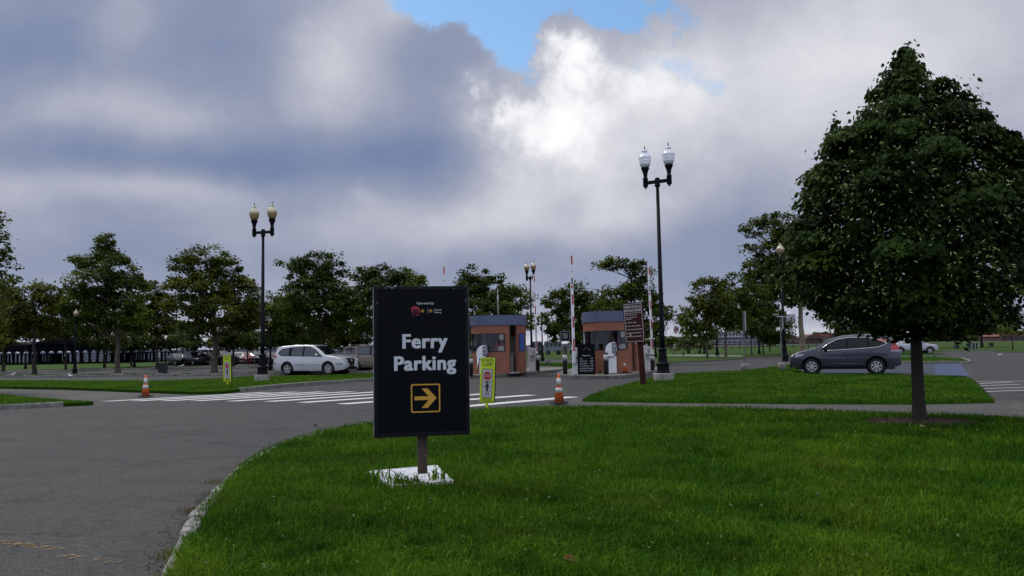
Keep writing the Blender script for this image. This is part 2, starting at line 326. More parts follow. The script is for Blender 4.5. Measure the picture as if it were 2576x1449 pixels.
G3 = [(-120,956),(200,957),(400,957),(520,953),(640,946),(700,945),(800,944),(940,939),(1040,935),(1100,934),(1110,937),(1060,944),(940,953),(800,962),(700,970),(604,979),(560,984),(480,986),(330,981),(160,975),(-120,971)]
G4 = [(-160,985),(0,992),(90,1000),(160,1006),(235,1010),(215,1012),(100,1017),(0,1022),(-160,1030)]
G5 = [(2255,898),(2350,897.5),(2420,902),(2437,907),(2441,910.5),(2350,911),(2240,911)]
G6 = [(2240,888.5),(2370,889),(2391,892.5),(2350,895),(2240,896)]
G8 = [(1318,930),(1345,913),(1400,912),(1480,913),(1486,924),(1440,930),(1400,934),(1345,934)]
R1 = [(-160,943),(200,941),(400,939),(690,935),(1060,929),(1060,931),(690,938),(400,942),(200,944.5),(-160,947)]
R2 = [(200,926),(400,924),(690,921),(1000,916),(1000,917),(690,923),(400,926),(200,928.5)]
W2, W3, W4, W5, W6, W8, WR1, WR2 = G(G2,.1), G(G3,.1), G(G4,.1), G(G5,.1), G(G6,.1), G(G8,.06), G(R1,.12), G(R2,.12)
for nm, w, z in (('lawn',G1w,.1),('lawn',W2,.1),('verge',W3,.1),('verge',W4,.1),('verge',W5,.1),('verge',W6,.1),('lawn',W8,.06),('verge',WR1,.12),('verge',WR2,.12)):
    sheet(nm, w, z, M_soil, skirt=z-.002, out=.12 if w in (W2,W8) else 0)
sheet('verge', G([(2500,883),(2540,880.5),(2700,879),(2700,886),(2540,885.5)], .05), .05, M_lawn, skirt=.04)
FARL = [(1000,908),(1400,903.5),(1560,903),(1640,905),(1655,914),(1690,912.5),(1780,908.5),(1866,903),(1880,898),(1980,895.5),(2262,890),(2380,882.5),(2620,879),(2900,874)]
farw = G(FARL, .03)+[Vector((260,230,.03)), Vector((150,330,.03)), Vector((60,260,.03)), Vector((10,190,.03)), Vector((-28,150,.03))]
sheet('park_lawn', farw, .03, M_lawn, skirt=.025)
sheet('path', G([(1660,892.5),(1760,892.5),(1868,894.5),(1868,897),(1760,895.5),(1660,894)], .038), .038, M_conc)
sheet('shore_lawn', G([(-200,936),(200,928.5),(420,921),(430,916.5),(700,912),(1050,905)], .03)+[Vector((-20,150,.03)), Vector((-130,150,.03))], .03, M_lawn)
M_water = mat('water', (.034,.042,.065), .8, spec=.04, bump=(.5,.4))
sheet('water', [Vector((-1500,152,0)), Vector((-10,152,0)), Vector((60,420,0)), Vector((900,700,0)), Vector((900,1900,0)), Vector((-1500,1900,0))], .012, M_water)
sheet('path', G([(1440,1003),(1490,1003),(2480,1007),(2560,1008),(2760,1053),(2200,1039),(1800,1027),(1500,1024),(1400,1025)], .004), .004, M_path)
sheet('path', G([(-160,971),(160,976),(330,982),(480,987),(560,986),(535,991),(250,1009),(160,1005),(0,991),(-160,984)], .004), .004, M_path)
M_blueg = mat('blue_bay_paint', (.045,.068,.145), .85, spec=.15, var=(1.6,.5,(.075,.085,.11)))
M_slate = mat('slate_bay', (.055,.062,.080), .85, spec=.15, var=(1.5,.25))
sheet('parking_bay', G([(2010,915),(2240,914),(2352,914),(2352,942),(2240,941),(2050,940)], .005), .005, M_slate)
sheet('parking_bay', G([(2352,914),(2415,914.5),(2428,929),(2441,946),(2352,942.5)], .006), .006, M_blueg)

def kerb(pts, h, w=.14, bl=.9, m_=M_kerb, name='kerb', closed=False, jit=.012, z0=0):
    pts = [Vector((p[0], p[1], 0)) for p in pts]
    if closed: pts.append(pts[0])
    mb = MB(); i = 0; pos = pts[0].copy(); seg = 0; L = []
    tot = [0]
    for a, b in zip(pts, pts[1:]): tot.append(tot[-1]+(b-a).length)
    def at(s):
        for k in range(len(tot)-1):
            if s <= tot[k+1]: return pts[k].lerp(pts[k+1], (s-tot[k])/max(1e-6, tot[k+1]-tot[k]))
        return pts[-1]
    s = 0
    while s < tot[-1]-.03:
        l = bl*random.uniform(.75, 1.2); e = min(s+l, tot[-1]); a, b = at(s), at(e); d = b-a
        if d.length > .02:
            hh = h+random.uniform(-jit, jit); mid = (a+b)/2; ang = math.atan2(d.y, d.x)
            ww = w+random.uniform(-jit, jit); le = d.length-.012
            c = .018; M = Matrix.Translation((mid.x, mid.y, z0)) @ Matrix.Rotation(ang+random.uniform(-.02,.02), 4, 'Z')
            vs = []
            for (xx, yy, zz) in ((1,1,0),(1,1,hh-c),(1-2*c/le,1-2*c/ww,hh)):
                vs += [M @ Vector((sx*xx*le/2, sy*yy*ww/2, zz+(random.uniform(-jit,jit)*.4 if zz else 0))) for sx, sy in ((-1,-1),(1,-1),(1,1),(-1,1))]
            fs = [(8,9,10,11)]
            for k in (0,4): fs += [(k+j, k+(j+1)%4, k+4+(j+1)%4, k+4+j) for j in range(4)]
            mb.add(vs, fs)
        s = e
    return tag(mb.build(name, m_), None, None, None, 'structure')
M_pg = mat('pale_granite', (.25,.245,.22), .85, var=(9,.5), bump=(30,.6))
kerb(G([(560,1222),(552,1232),(500,1290),(470,1350),(435,1435),(425,1460)], .1)+[Vector((-2.25,3.2,0)), Vector((-2.35,1,0)), Vector((-1.8,-3,0))], .12, .12, .24, M_pg, jit=.014)
kerb(G([(1090,1038),(1000,1050),(900,1068),(800,1089),(720,1112),(650,1147),(600,1180),(560,1222)], .1), .095, .12, .26, M_pg, jit=.012)
kerb(G([(604,979),(700,970),(800,962),(940,953),(1060,944),(1110,937),(1100,934)], .1), .15, .15, 1.0)
kerb(G([(160,1014.5),(100,1017),(0,1022),(-160,1030)], .1), .14, .15, .9)
kerb(G([(-160,947),(200,944.5),(400,942),(690,938),(1060,931)], .12), .15, .15, .45, jit=.03)
kerb(G([(200,928.5),(400,926),(690,923),(1000,917)], .12), .15, .15, .6, jit=.03)
kerb(G([(2240,911),(2350,911),(2441,910.5),(2437,907),(2420,902)], .1), .16, .15, 1.0)
kerb(G([(2240,896),(2350,895),(2391,892.5)], .1), .13, .15, 1.0)
kerb(G([(1655,914),(1690,912.5),(1780,908.5),(1866,903)], .03), .09, .2, 1.2, mat('dark_kerb',(.07,.065,.05),.9))
I1 = [(1120,943),(1183,944),(1250,941.5),(1330,936),(1400,930),(1420,928),(1420,924),(1350,921),(1230,921),(1120,926)]
I2 = [(1405,941),(1415,943),(1440,944.5),(1470,945),(1520,945.5),(1560,944),(1600,940),(1640,934),(1670,929),(1665,924),(1600,921),(1480,922),(1430,929),(1405,936)]
M_isl = mat('island_paving', (.17,.165,.15), .9, var=(4,.35))
for pts in (I1, I2):
    w = G(pts, .15); sheet('traffic_island', w, .148, M_isl, skirt=.14); kerb(w, .165, .16, .42, mat('island_granite', (.16,.155,.14), .9, var=(5,.6), bump=(20,.8)), closed=True, jit=.012)

# road markings
cw = [((-12.4,23.9),(-8.6,27.2)),((-11.45,23.8),(-7.6,27.15)),((-10.5,23.6),(-6.6,27.0)),((-9.5,23.4),(-5.6,26.8)),((-8.3,23.0),(-4.5,26.5)),((-7.1,22.6),(-3.4,26.0)),((-5.97,22.0),(-2.2,25.3)),((-4.7,21.2),(-.9,24.5)),((-3.5,20.3),(.4,23.5)),((-2.0,19.1),(1.55,22.4))]
def refit(x, d):    # survey points were taken with a slightly different eye height
    u = 1288+x/d*2003; hv = 862+.0175*(1288-u); v = hv+1.55*2003/d; return u, v
for k, (a, b) in enumerate(cw):
    ua, va = refit(*a); ub, vb = refit(*b); A = P(ua, va); B = P(ub, vb)
    n1_ = cw[min(k+1,9)]; n0_ = cw[max(k-1,0)]; dd = (Vector(n1_[0])-Vector(n0_[0])).normalized()*.46
    dx = Vector((dd.x, dd.y, 0)); mb = MB(); mb.add([(A.x,A.y,.006),(A.x+dx.x,A.y+dx.y,.006),(B.x+dx.x,B.y+dx.y,.006),(B.x,B.y,.006)], [(0,1,2,3)])
    tag(mb.build('crosswalk_stripe', M_white), None, None, None, 'structure')
def stroke(name, a, b, w, m_, z=.006):
    A = P(*a); B = P(*b); d = (B-A).normalized(); n = Vector((-d.y, d.x, 0))*w/2
    mb = MB(); mb.add([(q.x, q.y, z) for q in (A-n, B-n, B+n, A+n)], [(0,1,2,3)]); return tag(mb.build(name, m_), None, None, None, 'structure')
for a, b in (((2448,960),(2640,959)),((2455,966),(2546,961)),((2465,971),(2569,967)),((2474,978),(2600,974)),((2480,985.7),(2620,980))): stroke('bay_line', a, b, .11, M_white)
for a, b in (((-40,950),(60,949)),((240,951),(330,949.5)),((420,951),(560,946)),((330,951),(420,947))): stroke('bay_line', a, b, .10, mat('faded_paint',(.26,.26,.25),.8,var=(3,.4)))
for a, b in (((2268,917),(2350,917.5)),((2262,924),(2380,925)),((2268,931),(2400,932)),((2360,921),(2398,921.5)),((2366,928.5),(2405,929)),((2372,936.5),(2412,937))): stroke('bay_line', a, b, .07, mat('pale_blue_paint',(.24,.28,.40),.8,var=(2,.6,(.11,.13,.19))))
# worn yellow line with broken paint
def worn(name, col):
    M = bpy.data.materials.new(name); M.use_nodes = True; t = M.node_tree; b = t.nodes['Principled BSDF']; b.inputs['Base Color'].default_value = (*col,1); b.inputs['Roughness'].default_value = .8
    n = t.nodes.new('ShaderNodeTexNoise'); n.inputs['Scale'].default_value = 14; n.inputs['Detail'].default_value = 6; n.inputs['Roughness'].default_value = .75
    tcx = t.nodes.new('ShaderNodeTexCoord'); t.links.new(tcx.outputs['Object'], n.inputs['Vector'])
    r = t.nodes.new('ShaderNodeValToRGB'); t.links.new(n.outputs['Fac'], r.inputs[0]); r.color_ramp.elements[0].position = .48; r.color_ramp.elements[1].position = .62
    t.links.new(r.outputs[0], b.inputs['Alpha']); return M
M_crack = mat('crack', (.010,.010,.011), .95, spec=.05)
for cl_pts in ([(180,500),(320,460),(480,400),(600,365),(760,325),(960,305),(1060,275)],[(-200,960),(0,905),(120,870),(250,850)],[(380,700),(560,680),(700,650),(900,625)],[(1140,245),(1250,232),(1390,205)],[(350,125),(450,90),(600,70),(820,40)],[(-150,450),(40,410),(100,395),(180,380),(330,345)],[(430,310),(520,262)],[(1050,160),(1110,155),(1180,150)],[(1500,-40),(1700,-60),(1900,-72)]):
    q = []; 
    for (a0, b0), (a1, b1) in zip(cl_pts, cl_pts[1:]):
        A, B = P(a0*.3646, 1073.3+b0*.3646), P(a1*.3646, 1073.3+b1*.3646); n_ = max(2, int((B-A).length/.12))
        q += [A.lerp(B, i/n_)+Vector((random.uniform(-.022,.022), random.uniform(-.035,.035), 0)) for i in range(n_)]
    mb = MB(); vs = []
    for i, c_ in enumerate(q): wv_ = random.uniform(.002,.010)*min(1, i/3, (len(q)-1-i)/3+.2); vs += [(c_.x, c_.y-wv_, .005), (c_.x+random.uniform(-.004,.004), c_.y+wv_, .005)]
    mb.add(vs, [(2*i, 2*i+2, 2*i+3, 2*i+1) for i in range(len(q)-1)]); tag(mb.build('crack', M_crack), None, None, None, 'structure')
M_worn = worn('worn_yellow', (.30,.19,.06))
stroke('yellow_line', (-90,1352), (150,1384), .10, M_worn); stroke('yellow_line', (-60,1372), (100,1374), .05, M_worn); stroke('yellow_line', (150,1398), (300,1416), .11, worn('worn_yellow_faint', (.20,.14,.07)))

# ------------------------------------------------------------------ grass blades
def inpoly(x, y, poly):
    c = np.zeros(len(x), bool); n = len(poly); j = n-1
    for i in range(n):
        xi, yi, xj, yj = poly[i][0], poly[i][1], poly[j][0], poly[j][1]
        if yi != yj: c ^= ((yi > y) != (yj > y)) & (x < (xj-xi)*(y-yi)/(yj-yi)+xi)
        j = i
    return c
def raw_mesh(name, verts, tris, shade, m_, smooth=False):
    me = bpy.data.meshes.new(name); nv = len(verts); nf, k = tris.shape
    me.vertices.add(nv); me.vertices.foreach_set('co', verts.astype(np.float32).ravel())
    me.loops.add(nf*k); me.loops.foreach_set('vertex_index', tris.astype(np.int32).ravel())
    me.polygons.add(nf); me.polygons.foreach_set('loop_start', np.arange(0, nf*k, k, dtype=np.int32)); me.polygons.foreach_set('loop_total', np.full(nf, k, np.int32))
    if shade is not None:
        a = me.attributes.new('shade', 'FLOAT', 'POINT'); a.data.foreach_set('value', shade.astype(np.float32))
    me.update(calc_edges=True); me.materials.append(m_)
    if smooth: me.polygons.foreach_set('use_smooth', np.ones(nf, bool))
    o = bpy.data.objects.new(name, me); COL.objects.link(o); return o
def blades(x, y, z, h, w, lean, shade):
    n = len(x); a = rng.uniform(0, 2*np.pi, n); dx, dy = np.cos(a), np.sin(a)
    b = a+np.pi/2+rng.normal(0, .5, n); lx, ly = np.cos(b)*lean*h, np.sin(b)*lean*h
    V = np.zeros((n, 5, 3)); w = w/2
    V[:,0] = np.c_[x-dx*w, y-dy*w, z-.01]; V[:,1] = np.c_[x+dx*w, y+dy*w, z-.01]
    mx, my = x+lx*.35, y+ly*.35; V[:,2] = np.c_[mx-dx*w*.9, my-dy*w*.9, z+h*.6]; V[:,3] = np.c_[mx+dx*w*.9, my+dy*w*.9, z+h*.6]
    V[:,4] = np.c_[x+lx, y+ly, z+h*np.clip(1.05-lean*.35, .3, 1)]
    base = np.arange(n)[:,None]*5
    T = np.concatenate([base+[0,1,3], base+[0,3,2], base+[2,3,4]], 0)
    return V.reshape(-1,3), T, np.repeat(shade, 5)
K = 165000; NC = int(K*1.5*math.log(64/4.0))
ang = rng.uniform(-.75, .75, NC); rr = 4.0*np.exp(rng.uniform(0, math.log(64/4.0), NC)); gx, gy = rr*np.sin(ang), rr*np.cos(ang)
def patchn(x, y, s, seed):                # cheap smooth value noise for clumping
    r_ = np.random.default_rng(seed); v = 0
    for k in range(5):
        a, b, c = r_.uniform(.6,1.6), r_.uniform(0,6.28), r_.uniform(0,6.28); v = v+np.sin((x*math.cos(b)+y*math.sin(b))*a*s+c)
    return v/5
mulch_c = P(2313,1061,.1); PANEL = [P(928,1187,.135), P(1100,1172,.135), P(1141,1210,.135), P(985,1224,.135)]; inpan = inpoly(gx, gy, PANEL)
for nm, poly, z, m_, hs, lab in (('grass',G1w,.1,M_grass,1.0,'thick uneven grass of the front lawn around the black sign'),('grass',W2,.1,M_grass,.85,'grass of the island below the brown rules sign'),('grass',W3,.1,M_grassy,.8,'short bright grass of the verge behind the left crosswalk'),
                        ('grass',W4,.1,M_grassy,.8,'short bright grass of the corner verge at the left edge'),('grass',W5,.1,M_grassy,.8,'grass on the kerbed strip beside the blue bays'),('grass',W6,.1,M_grassy,.8,'grass on the strip in front of the pickup trucks'),('grass',W8,.06,M_grass,.8,'grass between the two toll booth islands')):
    k0 = inpoly(gx, gy, poly); k = k0
    if poly in (W2, W8, G1w):
        pp = [Vector((q[0], q[1], 0)) for q in poly]; nn_ = len(pp); sg_ = 1 if sum(pp[i].x*pp[(i+1)%nn_].y-pp[(i+1)%nn_].x*pp[i].y for i in range(nn_)) > 0 else -1
        ex = [pp[i]+((pp[(i+1)%nn_]-pp[i-1]).cross(Vector((0,0,1)))).normalized()*.13*sg_ for i in range(nn_)]; k = k0 | (inpoly(gx, gy, ex) & ((poly is not G1w) | (gy > 10.2)))
    k &= ((gx-mulch_c.x)/.92)**2+((gy-mulch_c.y)/.72)**2 > rng.uniform(.75, 1.25, NC)
    k &= ~inpan; x, y, r_ = gx[k], gy[k], rr[k]; n = len(x)
    cl_ = patchn(x, y, 4.5, 3)+.7*patchn(x, y, 11, 4); ed = patchn(x, y, 1.2, 5)
    h = np.clip(rng.normal(.075, .022, n)*(1+.45*cl_), .025, .17)*hs*np.clip(1.15-.012*r_, .6, 1); w = np.maximum(.0062, r_*.0006)*rng.uniform(.7, 1.3, n)
    zg = np.where(k0[k], z, z*.45); V, T, S = blades(x, y, zg, h, w, rng.uniform(.2, 1.3, n), np.clip(rng.normal(.42, .2, n)+.14*cl_+.10*ed, 0, 1))
    tag(raw_mesh(nm, V, T, S, m_), lab, 'grass', None, 'stuff')
# coarser tufts, clover heads
def tuft(name, label, u, v, n, h, spread, m_=M_grass, z=.1, group=None, cat='weed', wd=.014, sh=.6):
    c = P(u, v, z); x = c.x+rng.normal(0, spread, n); y = c.y+rng.normal(0, spread, n)
    V, T, S = blades(x-c.x, y-c.y, np.zeros(n), rng.uniform(.5,1,n)*h, np.full(n, wd), rng.uniform(.3,1.2,n), np.clip(rng.normal(sh,.15,n),0,1))
    o = raw_mesh(name, V, T, S, m_); o.location = c; return tag(o, label, cat, group)
k = inpoly(gx, gy, G1w) & ~inpan & (rng.uniform(0,1,NC) < .0024) & (rr > 5.2); x, y = gx[k], gy[k]; n = len(x); s_ = np.maximum(.007, rr[k]*.0007)*rng.uniform(.6,1.3,n)
a = rng.uniform(0, 6.28, n); Vc = np.zeros((n,4,3)); zz = rng.uniform(.165,.21,n)
for i, (p_, q_) in enumerate(((-1,-1),(1,-1),(1,1),(-1,1))): Vc[:,i] = np.c_[x+s_*(p_*np.cos(a)-q_*np.sin(a)), y+s_*(p_*np.sin(a)+q_*np.cos(a))*.5, zz+s_*q_*.8]
tag(raw_mesh('clover_heads', Vc.reshape(-1,3), np.arange(n)[:,None]*4+[0,1,2,3], None, mat('clover_head', (.12,.17,.06), .9)), 'pale seed heads and clover scattered through the front lawn', 'clover', None, 'stuff')

# ------------------------------------------------------------------ trees
def leaves(C, size, up=.5, outc=None, outw=.5):
    n = len(C); nr = rng.normal(0, 1, (n,3)); nr[:,2] = np.abs(nr[:,2])+up
    if outc is not None:
        o = C-outc; o /= np.linalg.norm(o, axis=1)[:,None]+1e-6; nr += o*outw*2
    nr /= np.linalg.norm(nr, axis=1)[:,None]
    t = rng.normal(0, 1, (n,3)); t -= nr*(t*nr).sum(1)[:,None]; t /= np.linalg.norm(t, axis=1)[:,None]; b = np.cross(nr, t)
    s = (size*rng.uniform(.6, 1.35, n))[:,None]
    V = np.stack([C-t*s*.55, C+b*s*.42-nr*s*.08, C+t*s*.55, C-b*s*.42-nr*s*.08], 1)
    return V.reshape(-1,3), np.arange(n)[:,None]*4+[0,1,2,3]
def make_tree(name, label, u, v, blobs, leafpx=5.8, dens=5.6, m_=M_leaf, bark=M_bark, tr=.16, z=.1, group=None, depth=None, stems=None, cat='tree', flat=.62, top=None):
    b = P(u, v, z) if depth is None else Q(u, v, depth)
    if depth is not None: b.z = z
    d = b.y; s = d/FPX; tr = tr*.62; root = thing(name, label, cat, b, 0, group)
    Cs = []; shades = []; cents = []
    for (bu, bv, ru, rv) in blobs:
        dp = d+random.uniform(-.45,.45)*ru*s; c = Q(bu, bv, dp)-b; cents.append((c, ru*s, rv*s))
        ru *= 1.19; rv *= 1.15; area = 3.14*ru*rv; nl = int(dens*area/(leafpx*leafpx*.46)); ncl = max(5, int(area/240))
        q = rng.normal(0, 1, (ncl,3)); q /= np.linalg.norm(q, axis=1)[:,None]; q *= (rng.uniform(.30, 1, ncl)**.45)[:,None]
        cc = q*np.array([ru*s, ru*s*.9, rv*s])*.92+np.array(c); idx = rng.integers(0, ncl, nl)
        sg = 8.0*s*np.clip(rng.normal(1,.3,ncl),.5,1.8)
        p = cc[idx]+np.clip(rng.normal(0, 1, (nl,3)),-1.9,1.9)*sg[idx][:,None]*np.array([1,1,flat])
        Cs.append(p); shades.append(np.clip(rng.normal(.42,.12,nl)+rng.normal(0,.16,ncl)[idx], 0, 1))
    C = np.concatenate(Cs); S = np.concatenate(shades)
    keep = C[:,2] > .5; C, S = C[keep], S[keep]
    cen = np.mean([np.array(c[0]) for c in cents], 0)
    V, T = leaves(C, leafpx*s*1.05, .35, cen, .35)
    o = raw_mesh('crown', V, T, np.repeat(S,4), m_); o.parent = root
    tb = MB(); zt = max(c[0].z for c in cents); zl = min(c[0].z-c[2]*.6 for c in cents); zl = max(zl, .25*zt); topc = Vector(cen); 
    pts = [Vector((0,0,-.02))]; rad = [tr*1.55]; nseg = 9; wig = tr*.45; tx, ty = (topc.x*.8, topc.y*.8) if top is None else top
    for i in range(1, nseg+1):
        f = i/nseg; w_ = max(0, f-.25)/.75; pts.append(Vector((tx*w_+random.uniform(-wig,wig), ty*w_+random.uniform(-wig,wig), zt*f*.97))); rad.append(tr*(1.12-.85*f) if i > 1 else tr*1.12)
    pts.insert(1, Vector((0,0,.14))); rad.insert(1, tr*1.2)
    if stems:
        for k_ in range(stems):
            a_ = 6.28*k_/stems; e = Vector((math.cos(a_)*.8, math.sin(a_)*.8, zt*.8)); tb.tube([(0.1*math.cos(a_),.1*math.sin(a_),-.02), e*.45+Vector((0,0,.1)), e], [tr, tr*.7, tr*.3], 7)
    else: tb.tube(pts, rad, 10)
    def at(z_):
        for p0, p1 in zip(pts, pts[1:]):
            if p0.z <= z_ <= p1.z: return p0.lerp(p1, (z_-p0.z)/(p1.z-p0.z+1e-6))
        return pts[-1]
    for c, ru_, rv_ in cents:
        for k_ in range(3 if ru_ > .8 else 2):
            e = c+Vector((random.uniform(-.7,.7)*ru_, random.uniform(-.6,.6)*ru_, random.uniform(-.3,.5)*rv_)); z0 = min(max(zl*.8 if top is None else zt*.45, e.z-random.uniform(.6,1.3)*max(.6,(e.xy-pts[3].xy).length*.7)), zt*.85); a0 = at(z0)
            mid = a0.lerp(e, .5)+Vector((random.uniform(-.1,.1)*ru_, 0, -.06*(e-a0).length+random.uniform(-.1,.1))); r0 = tr*.36
            tb.tube([a0, a0.lerp(mid,.5)+Vector((0,0,.02)), mid, e], [r0, r0*.8, r0*.6, r0*.15], 6)
            for q_ in range(2):
                e2 = e+Vector((random.uniform(-.5,.5)*ru_, random.uniform(-.4,.4)*ru_, random.uniform(-.2,.6)*rv_)); tb.tube([mid, e2], [r0*.35, r0*.08], 5)
    tb.build('trunk', bark, root); return root
TG = 'plane trees of the parking lots'
T = make_tree
T('plane_tree','plane tree leaning in from the left edge of the photo, nearest of the left trees',-70,962,[(-40,560,50,40),(-15,620,42,40),(-25,690,60,50),(-30,760,60,60),(-40,840,60,40),(0,560,6,16),(12,640,14,14)],7.5,2.2,M_leaf3,z=0,group=TG,depth=33)
T('plane_tree','flat topped plane tree with dark trunk in the front row, second from the left edge',87,940,[(70,735,50,24),(125,740,38,24),(60,785,48,34),(115,790,45,34),(30,810,40,30),(85,835,60,16)],group=TG,bark=M_barkd,tr=.22,m_=M_leaf3)
T('plane_tree','tall plane tree with a narrow spiky top and pale blotched trunk',296,937,[(268,608,24,20),(262,640,34,22),(215,665,42,22),(300,680,45,35),(250,710,70,30),(185,735,28,10),(330,735,45,40),(210,770,55,35),(280,790,70,42),(340,800,45,35),(230,825,50,20)],group=TG,tr=.26)
T('plane_tree','broad plane tree with thick mottled trunk behind the small yellow crosswalk sign',539,936,[(520,645,55,24),(455,665,42,18),(570,680,48,30),(440,715,24,12),(520,715,75,35),(600,735,48,35),(480,760,60,26),(560,780,80,40),(620,800,40,40),(500,820,45,20)],group=TG,tr=.30,m_=M_leaf3)
T('plane_tree','plane tree with a domed crown rising directly above the silver SUV',808,934,[(800,655,45,24),(738,660,34,16),(840,680,28,24),(780,700,55,35),(800,745,80,45),(730,780,50,45),(850,780,50,55),(790,825,80,38)],group=TG,tr=.22)
T('plane_tree','wide low plane tree with its crown just left of and above the black sign',975,932,[(960,690,50,22),(1015,700,45,22),(915,690,28,14),(980,730,85,32),(940,790,70,55),(1020,790,70,60),(1055,712,20,10)],group=TG,tr=.22)
T('plane_tree','dome crowned plane tree behind the left toll booth',1215,925,[(1200,695,38,26),(1175,720,30,26),(1240,730,50,34),(1290,755,42,35),(1220,780,70,45),(1290,810,45,50),(1200,840,50,40)],group=TG,tr=.2)
T('plane_tree','plane tree with rounded crown behind the upright barrier arm between the booths',1450,915,[(1440,740,42,24),(1405,765,35,34),(1480,760,38,30),(1390,810,30,28),(1440,800,50,40),(1470,840,45,20),(1400,845,26,12)],group=TG,tr=.19,bark=M_barkd)
T('plane_tree','lopsided plane tree with one long limb reaching left above the right toll booth',1606,914,[(1520,662,22,10),(1555,664,34,15),(1600,662,26,16),(1612,700,28,30),(1585,735,40,24),(1540,750,45,20),(1530,775,48,18),(1630,760,34,30),(1655,800,32,34),(1620,830,45,22),(1580,790,40,25)],group=TG,tr=.18,bark=M_barkd)
T('plane_tree','second row plane tree under the tall spiky topped tree',263,926,[(250,845,45,26),(290,850,40,24),(230,870,30,12)],group=TG,bark=M_barkd,m_=M_leaf2,tr=.2)
T('plane_tree','yellowish plane tree filling the gap between the spiky topped tree and the mottled one',395,928,[(380,740,34,30),(405,775,40,32),(365,800,36,30),(400,820,45,22)],group=TG,tr=.16,bark=M_barkd,m_=M_leaf3)
T('plane_tree','slim second row plane tree beside the black litter bin',416,920,[(420,850,45,26),(385,862,30,14),(450,862,28,14)],group=TG,bark=M_barkd,m_=M_leaf2,tr=.12)
T('plane_tree','second row plane tree behind the parked black SUV on the left',491,917,[(470,850,40,24),(500,862,40,16),(455,830,35,22)],group=TG,bark=M_barkd,m_=M_leaf2,tr=.15)
T('plane_tree','second row plane tree just right of the small yellow crosswalk sign',586,921,[(590,830,48,36),(570,862,35,14),(612,860,25,14)],group=TG,bark=M_barkd,m_=M_leaf2,tr=.2)
T('plane_tree','thin second row plane tree left of the cream globed double lamp',622,916,[(635,830,42,40),(628,862,34,14)],group=TG,bark=M_barkd,m_=M_leaf2,tr=.15)
T('plane_tree','plane tree with dense dark crown between the left double lamp and the silver SUV tree',712,926,[(705,765,40,34),(690,800,45,45),(720,840,42,34)],group=TG,bark=M_barkd,m_=M_leaf2,tr=.18)
T('plane_tree','dark plane tree behind the tan SUV',885,926,[(885,760,40,36),(880,810,50,50),(900,850,45,24)],group=TG,bark=M_barkd,m_=M_leaf2,tr=.18)
T('plane_tree','low spreading plane tree behind the cars parked left of the silver SUV',655,915,[(660,850,50,24),(700,862,40,14),(640,865,30,12)],group=TG,bark=M_barkd,m_=M_leaf2,tr=.14)
T('plane_tree','third row plane tree whose crown fills below the spiky topped tree',330,921,[(320,850,50,26),(345,865,40,14),(290,868,30,10)],group=TG,bark=M_barkd,m_=M_leaf2,tr=.14)
T('plane_tree','third row plane tree behind the rear of the silver SUV',770,922,[(750,850,50,26),(800,858,50,22),(850,860,40,18)],group=TG,bark=M_barkd,m_=M_leaf2,tr=.14)
T('plane_tree','plane tree hidden mostly behind the black sign',1110,924,[(1105,790,70,45),(1080,840,60,30),(1150,820,45,40)],group=TG,bark=M_barkd,m_=M_leaf2,tr=.18)
T('plane_tree','dark plane tree crown touching the left edge above the open shed',8,934,[(0,770,52,52),(30,820,45,36),(-30,830,50,40),(15,855,40,14)],group=TG,bark=M_barkd,m_=M_leaf2,tr=.2)
T('plane_tree','dark plane tree above the shed roof between the two front row trees',165,930,[(175,770,38,40),(150,805,45,34),(190,820,40,26),(140,845,30,10)],group=TG,bark=M_barkd,m_=M_leaf2,tr=.15)
TP = 'trees of the park lawn on the right'
T('plane_tree','park tree with leaning dark trunk left of the white fronted building',1780,901,[(1785,722,40,20),(1750,755,30,16),(1790,760,48,30),(1760,800,45,36),(1770,835,45,14)],group=TP,tr=.16,z=.03,m_=M_leaf3)
T('plane_tree','park tree with forked pale trunk in front of the white fronted building',1826,896.5,[(1830,730,35,22),(1855,755,34,26),(1825,785,42,34),(1850,810,35,20),(1840,700,14,8)],group=TP,tr=.2,z=.03)
T('young_tree','spindly young tree with a thin lopsided crown near the flag',1719,895,[(1720,795,18,12),(1708,812,14,8),(1730,815,18,12),(1722,835,14,8)],6,1.5,group=TP,tr=.09,z=.03,bark=M_barkd)
T('plane_tree','large plane tree with pale curved trunk behind the hood of the grey SUV',2019,888,[(1900,575,28,20),(1945,555,40,22),(1985,600,50,35),(1960,640,48,36),(1935,695,45,30),(1895,622,26,8),(2050,590,50,50),(1915,670,42,20),(1975,665,60,34),(1890,700,24,24),(1940,720,60,32),(2010,720,60,50),(2080,700,70,80),(1918,765,40,26),(2085,775,42,30),(2150,760,60,40)],group=TP,tr=.50,z=.03,top=(-.9,0),bark=mat('pale_bark', (.22,.18,.13), .9, var=(2.0,.6), bump=(6,.6)))
T('plane_tree','park tree with slender pale trunk behind the bare sign post',1891,894,[(1895,760,38,42),(1880,805,38,30),(1905,830,36,20)],group=TP,tr=.14,z=.03,m_=M_leaf2)
T('plane_tree','dark park tree right of the bare sign post, trunk above the road',1921,892,[(1925,800,40,40),(1935,840,42,20)],group=TP,tr=.14,z=.03,m_=M_leaf2,bark=M_barkd)
T('plane_tree','dark farther park tree left of the single globe lamp',1937,884,[(1955,815,30,30),(1950,850,30,14)],group=TP,tr=.14,z=.03,m_=M_leaf2,bark=M_barkd)
T('plane_tree','distant dark tree seen under the linden crown above the grey SUV roof',2180,876,[(2150,800,60,40),(2220,810,60,36),(2180,838,70,12)],group=TP,tr=.3,z=.03,m_=M_leaf2,bark=M_barkd)
T('plane_tree','distant tree with low crown seen above the pickup trucks',2320,876,[(2300,810,60,34),(2350,815,60,30)],group=TP,tr=.3,z=.03,m_=M_leaf2,bark=M_barkd)
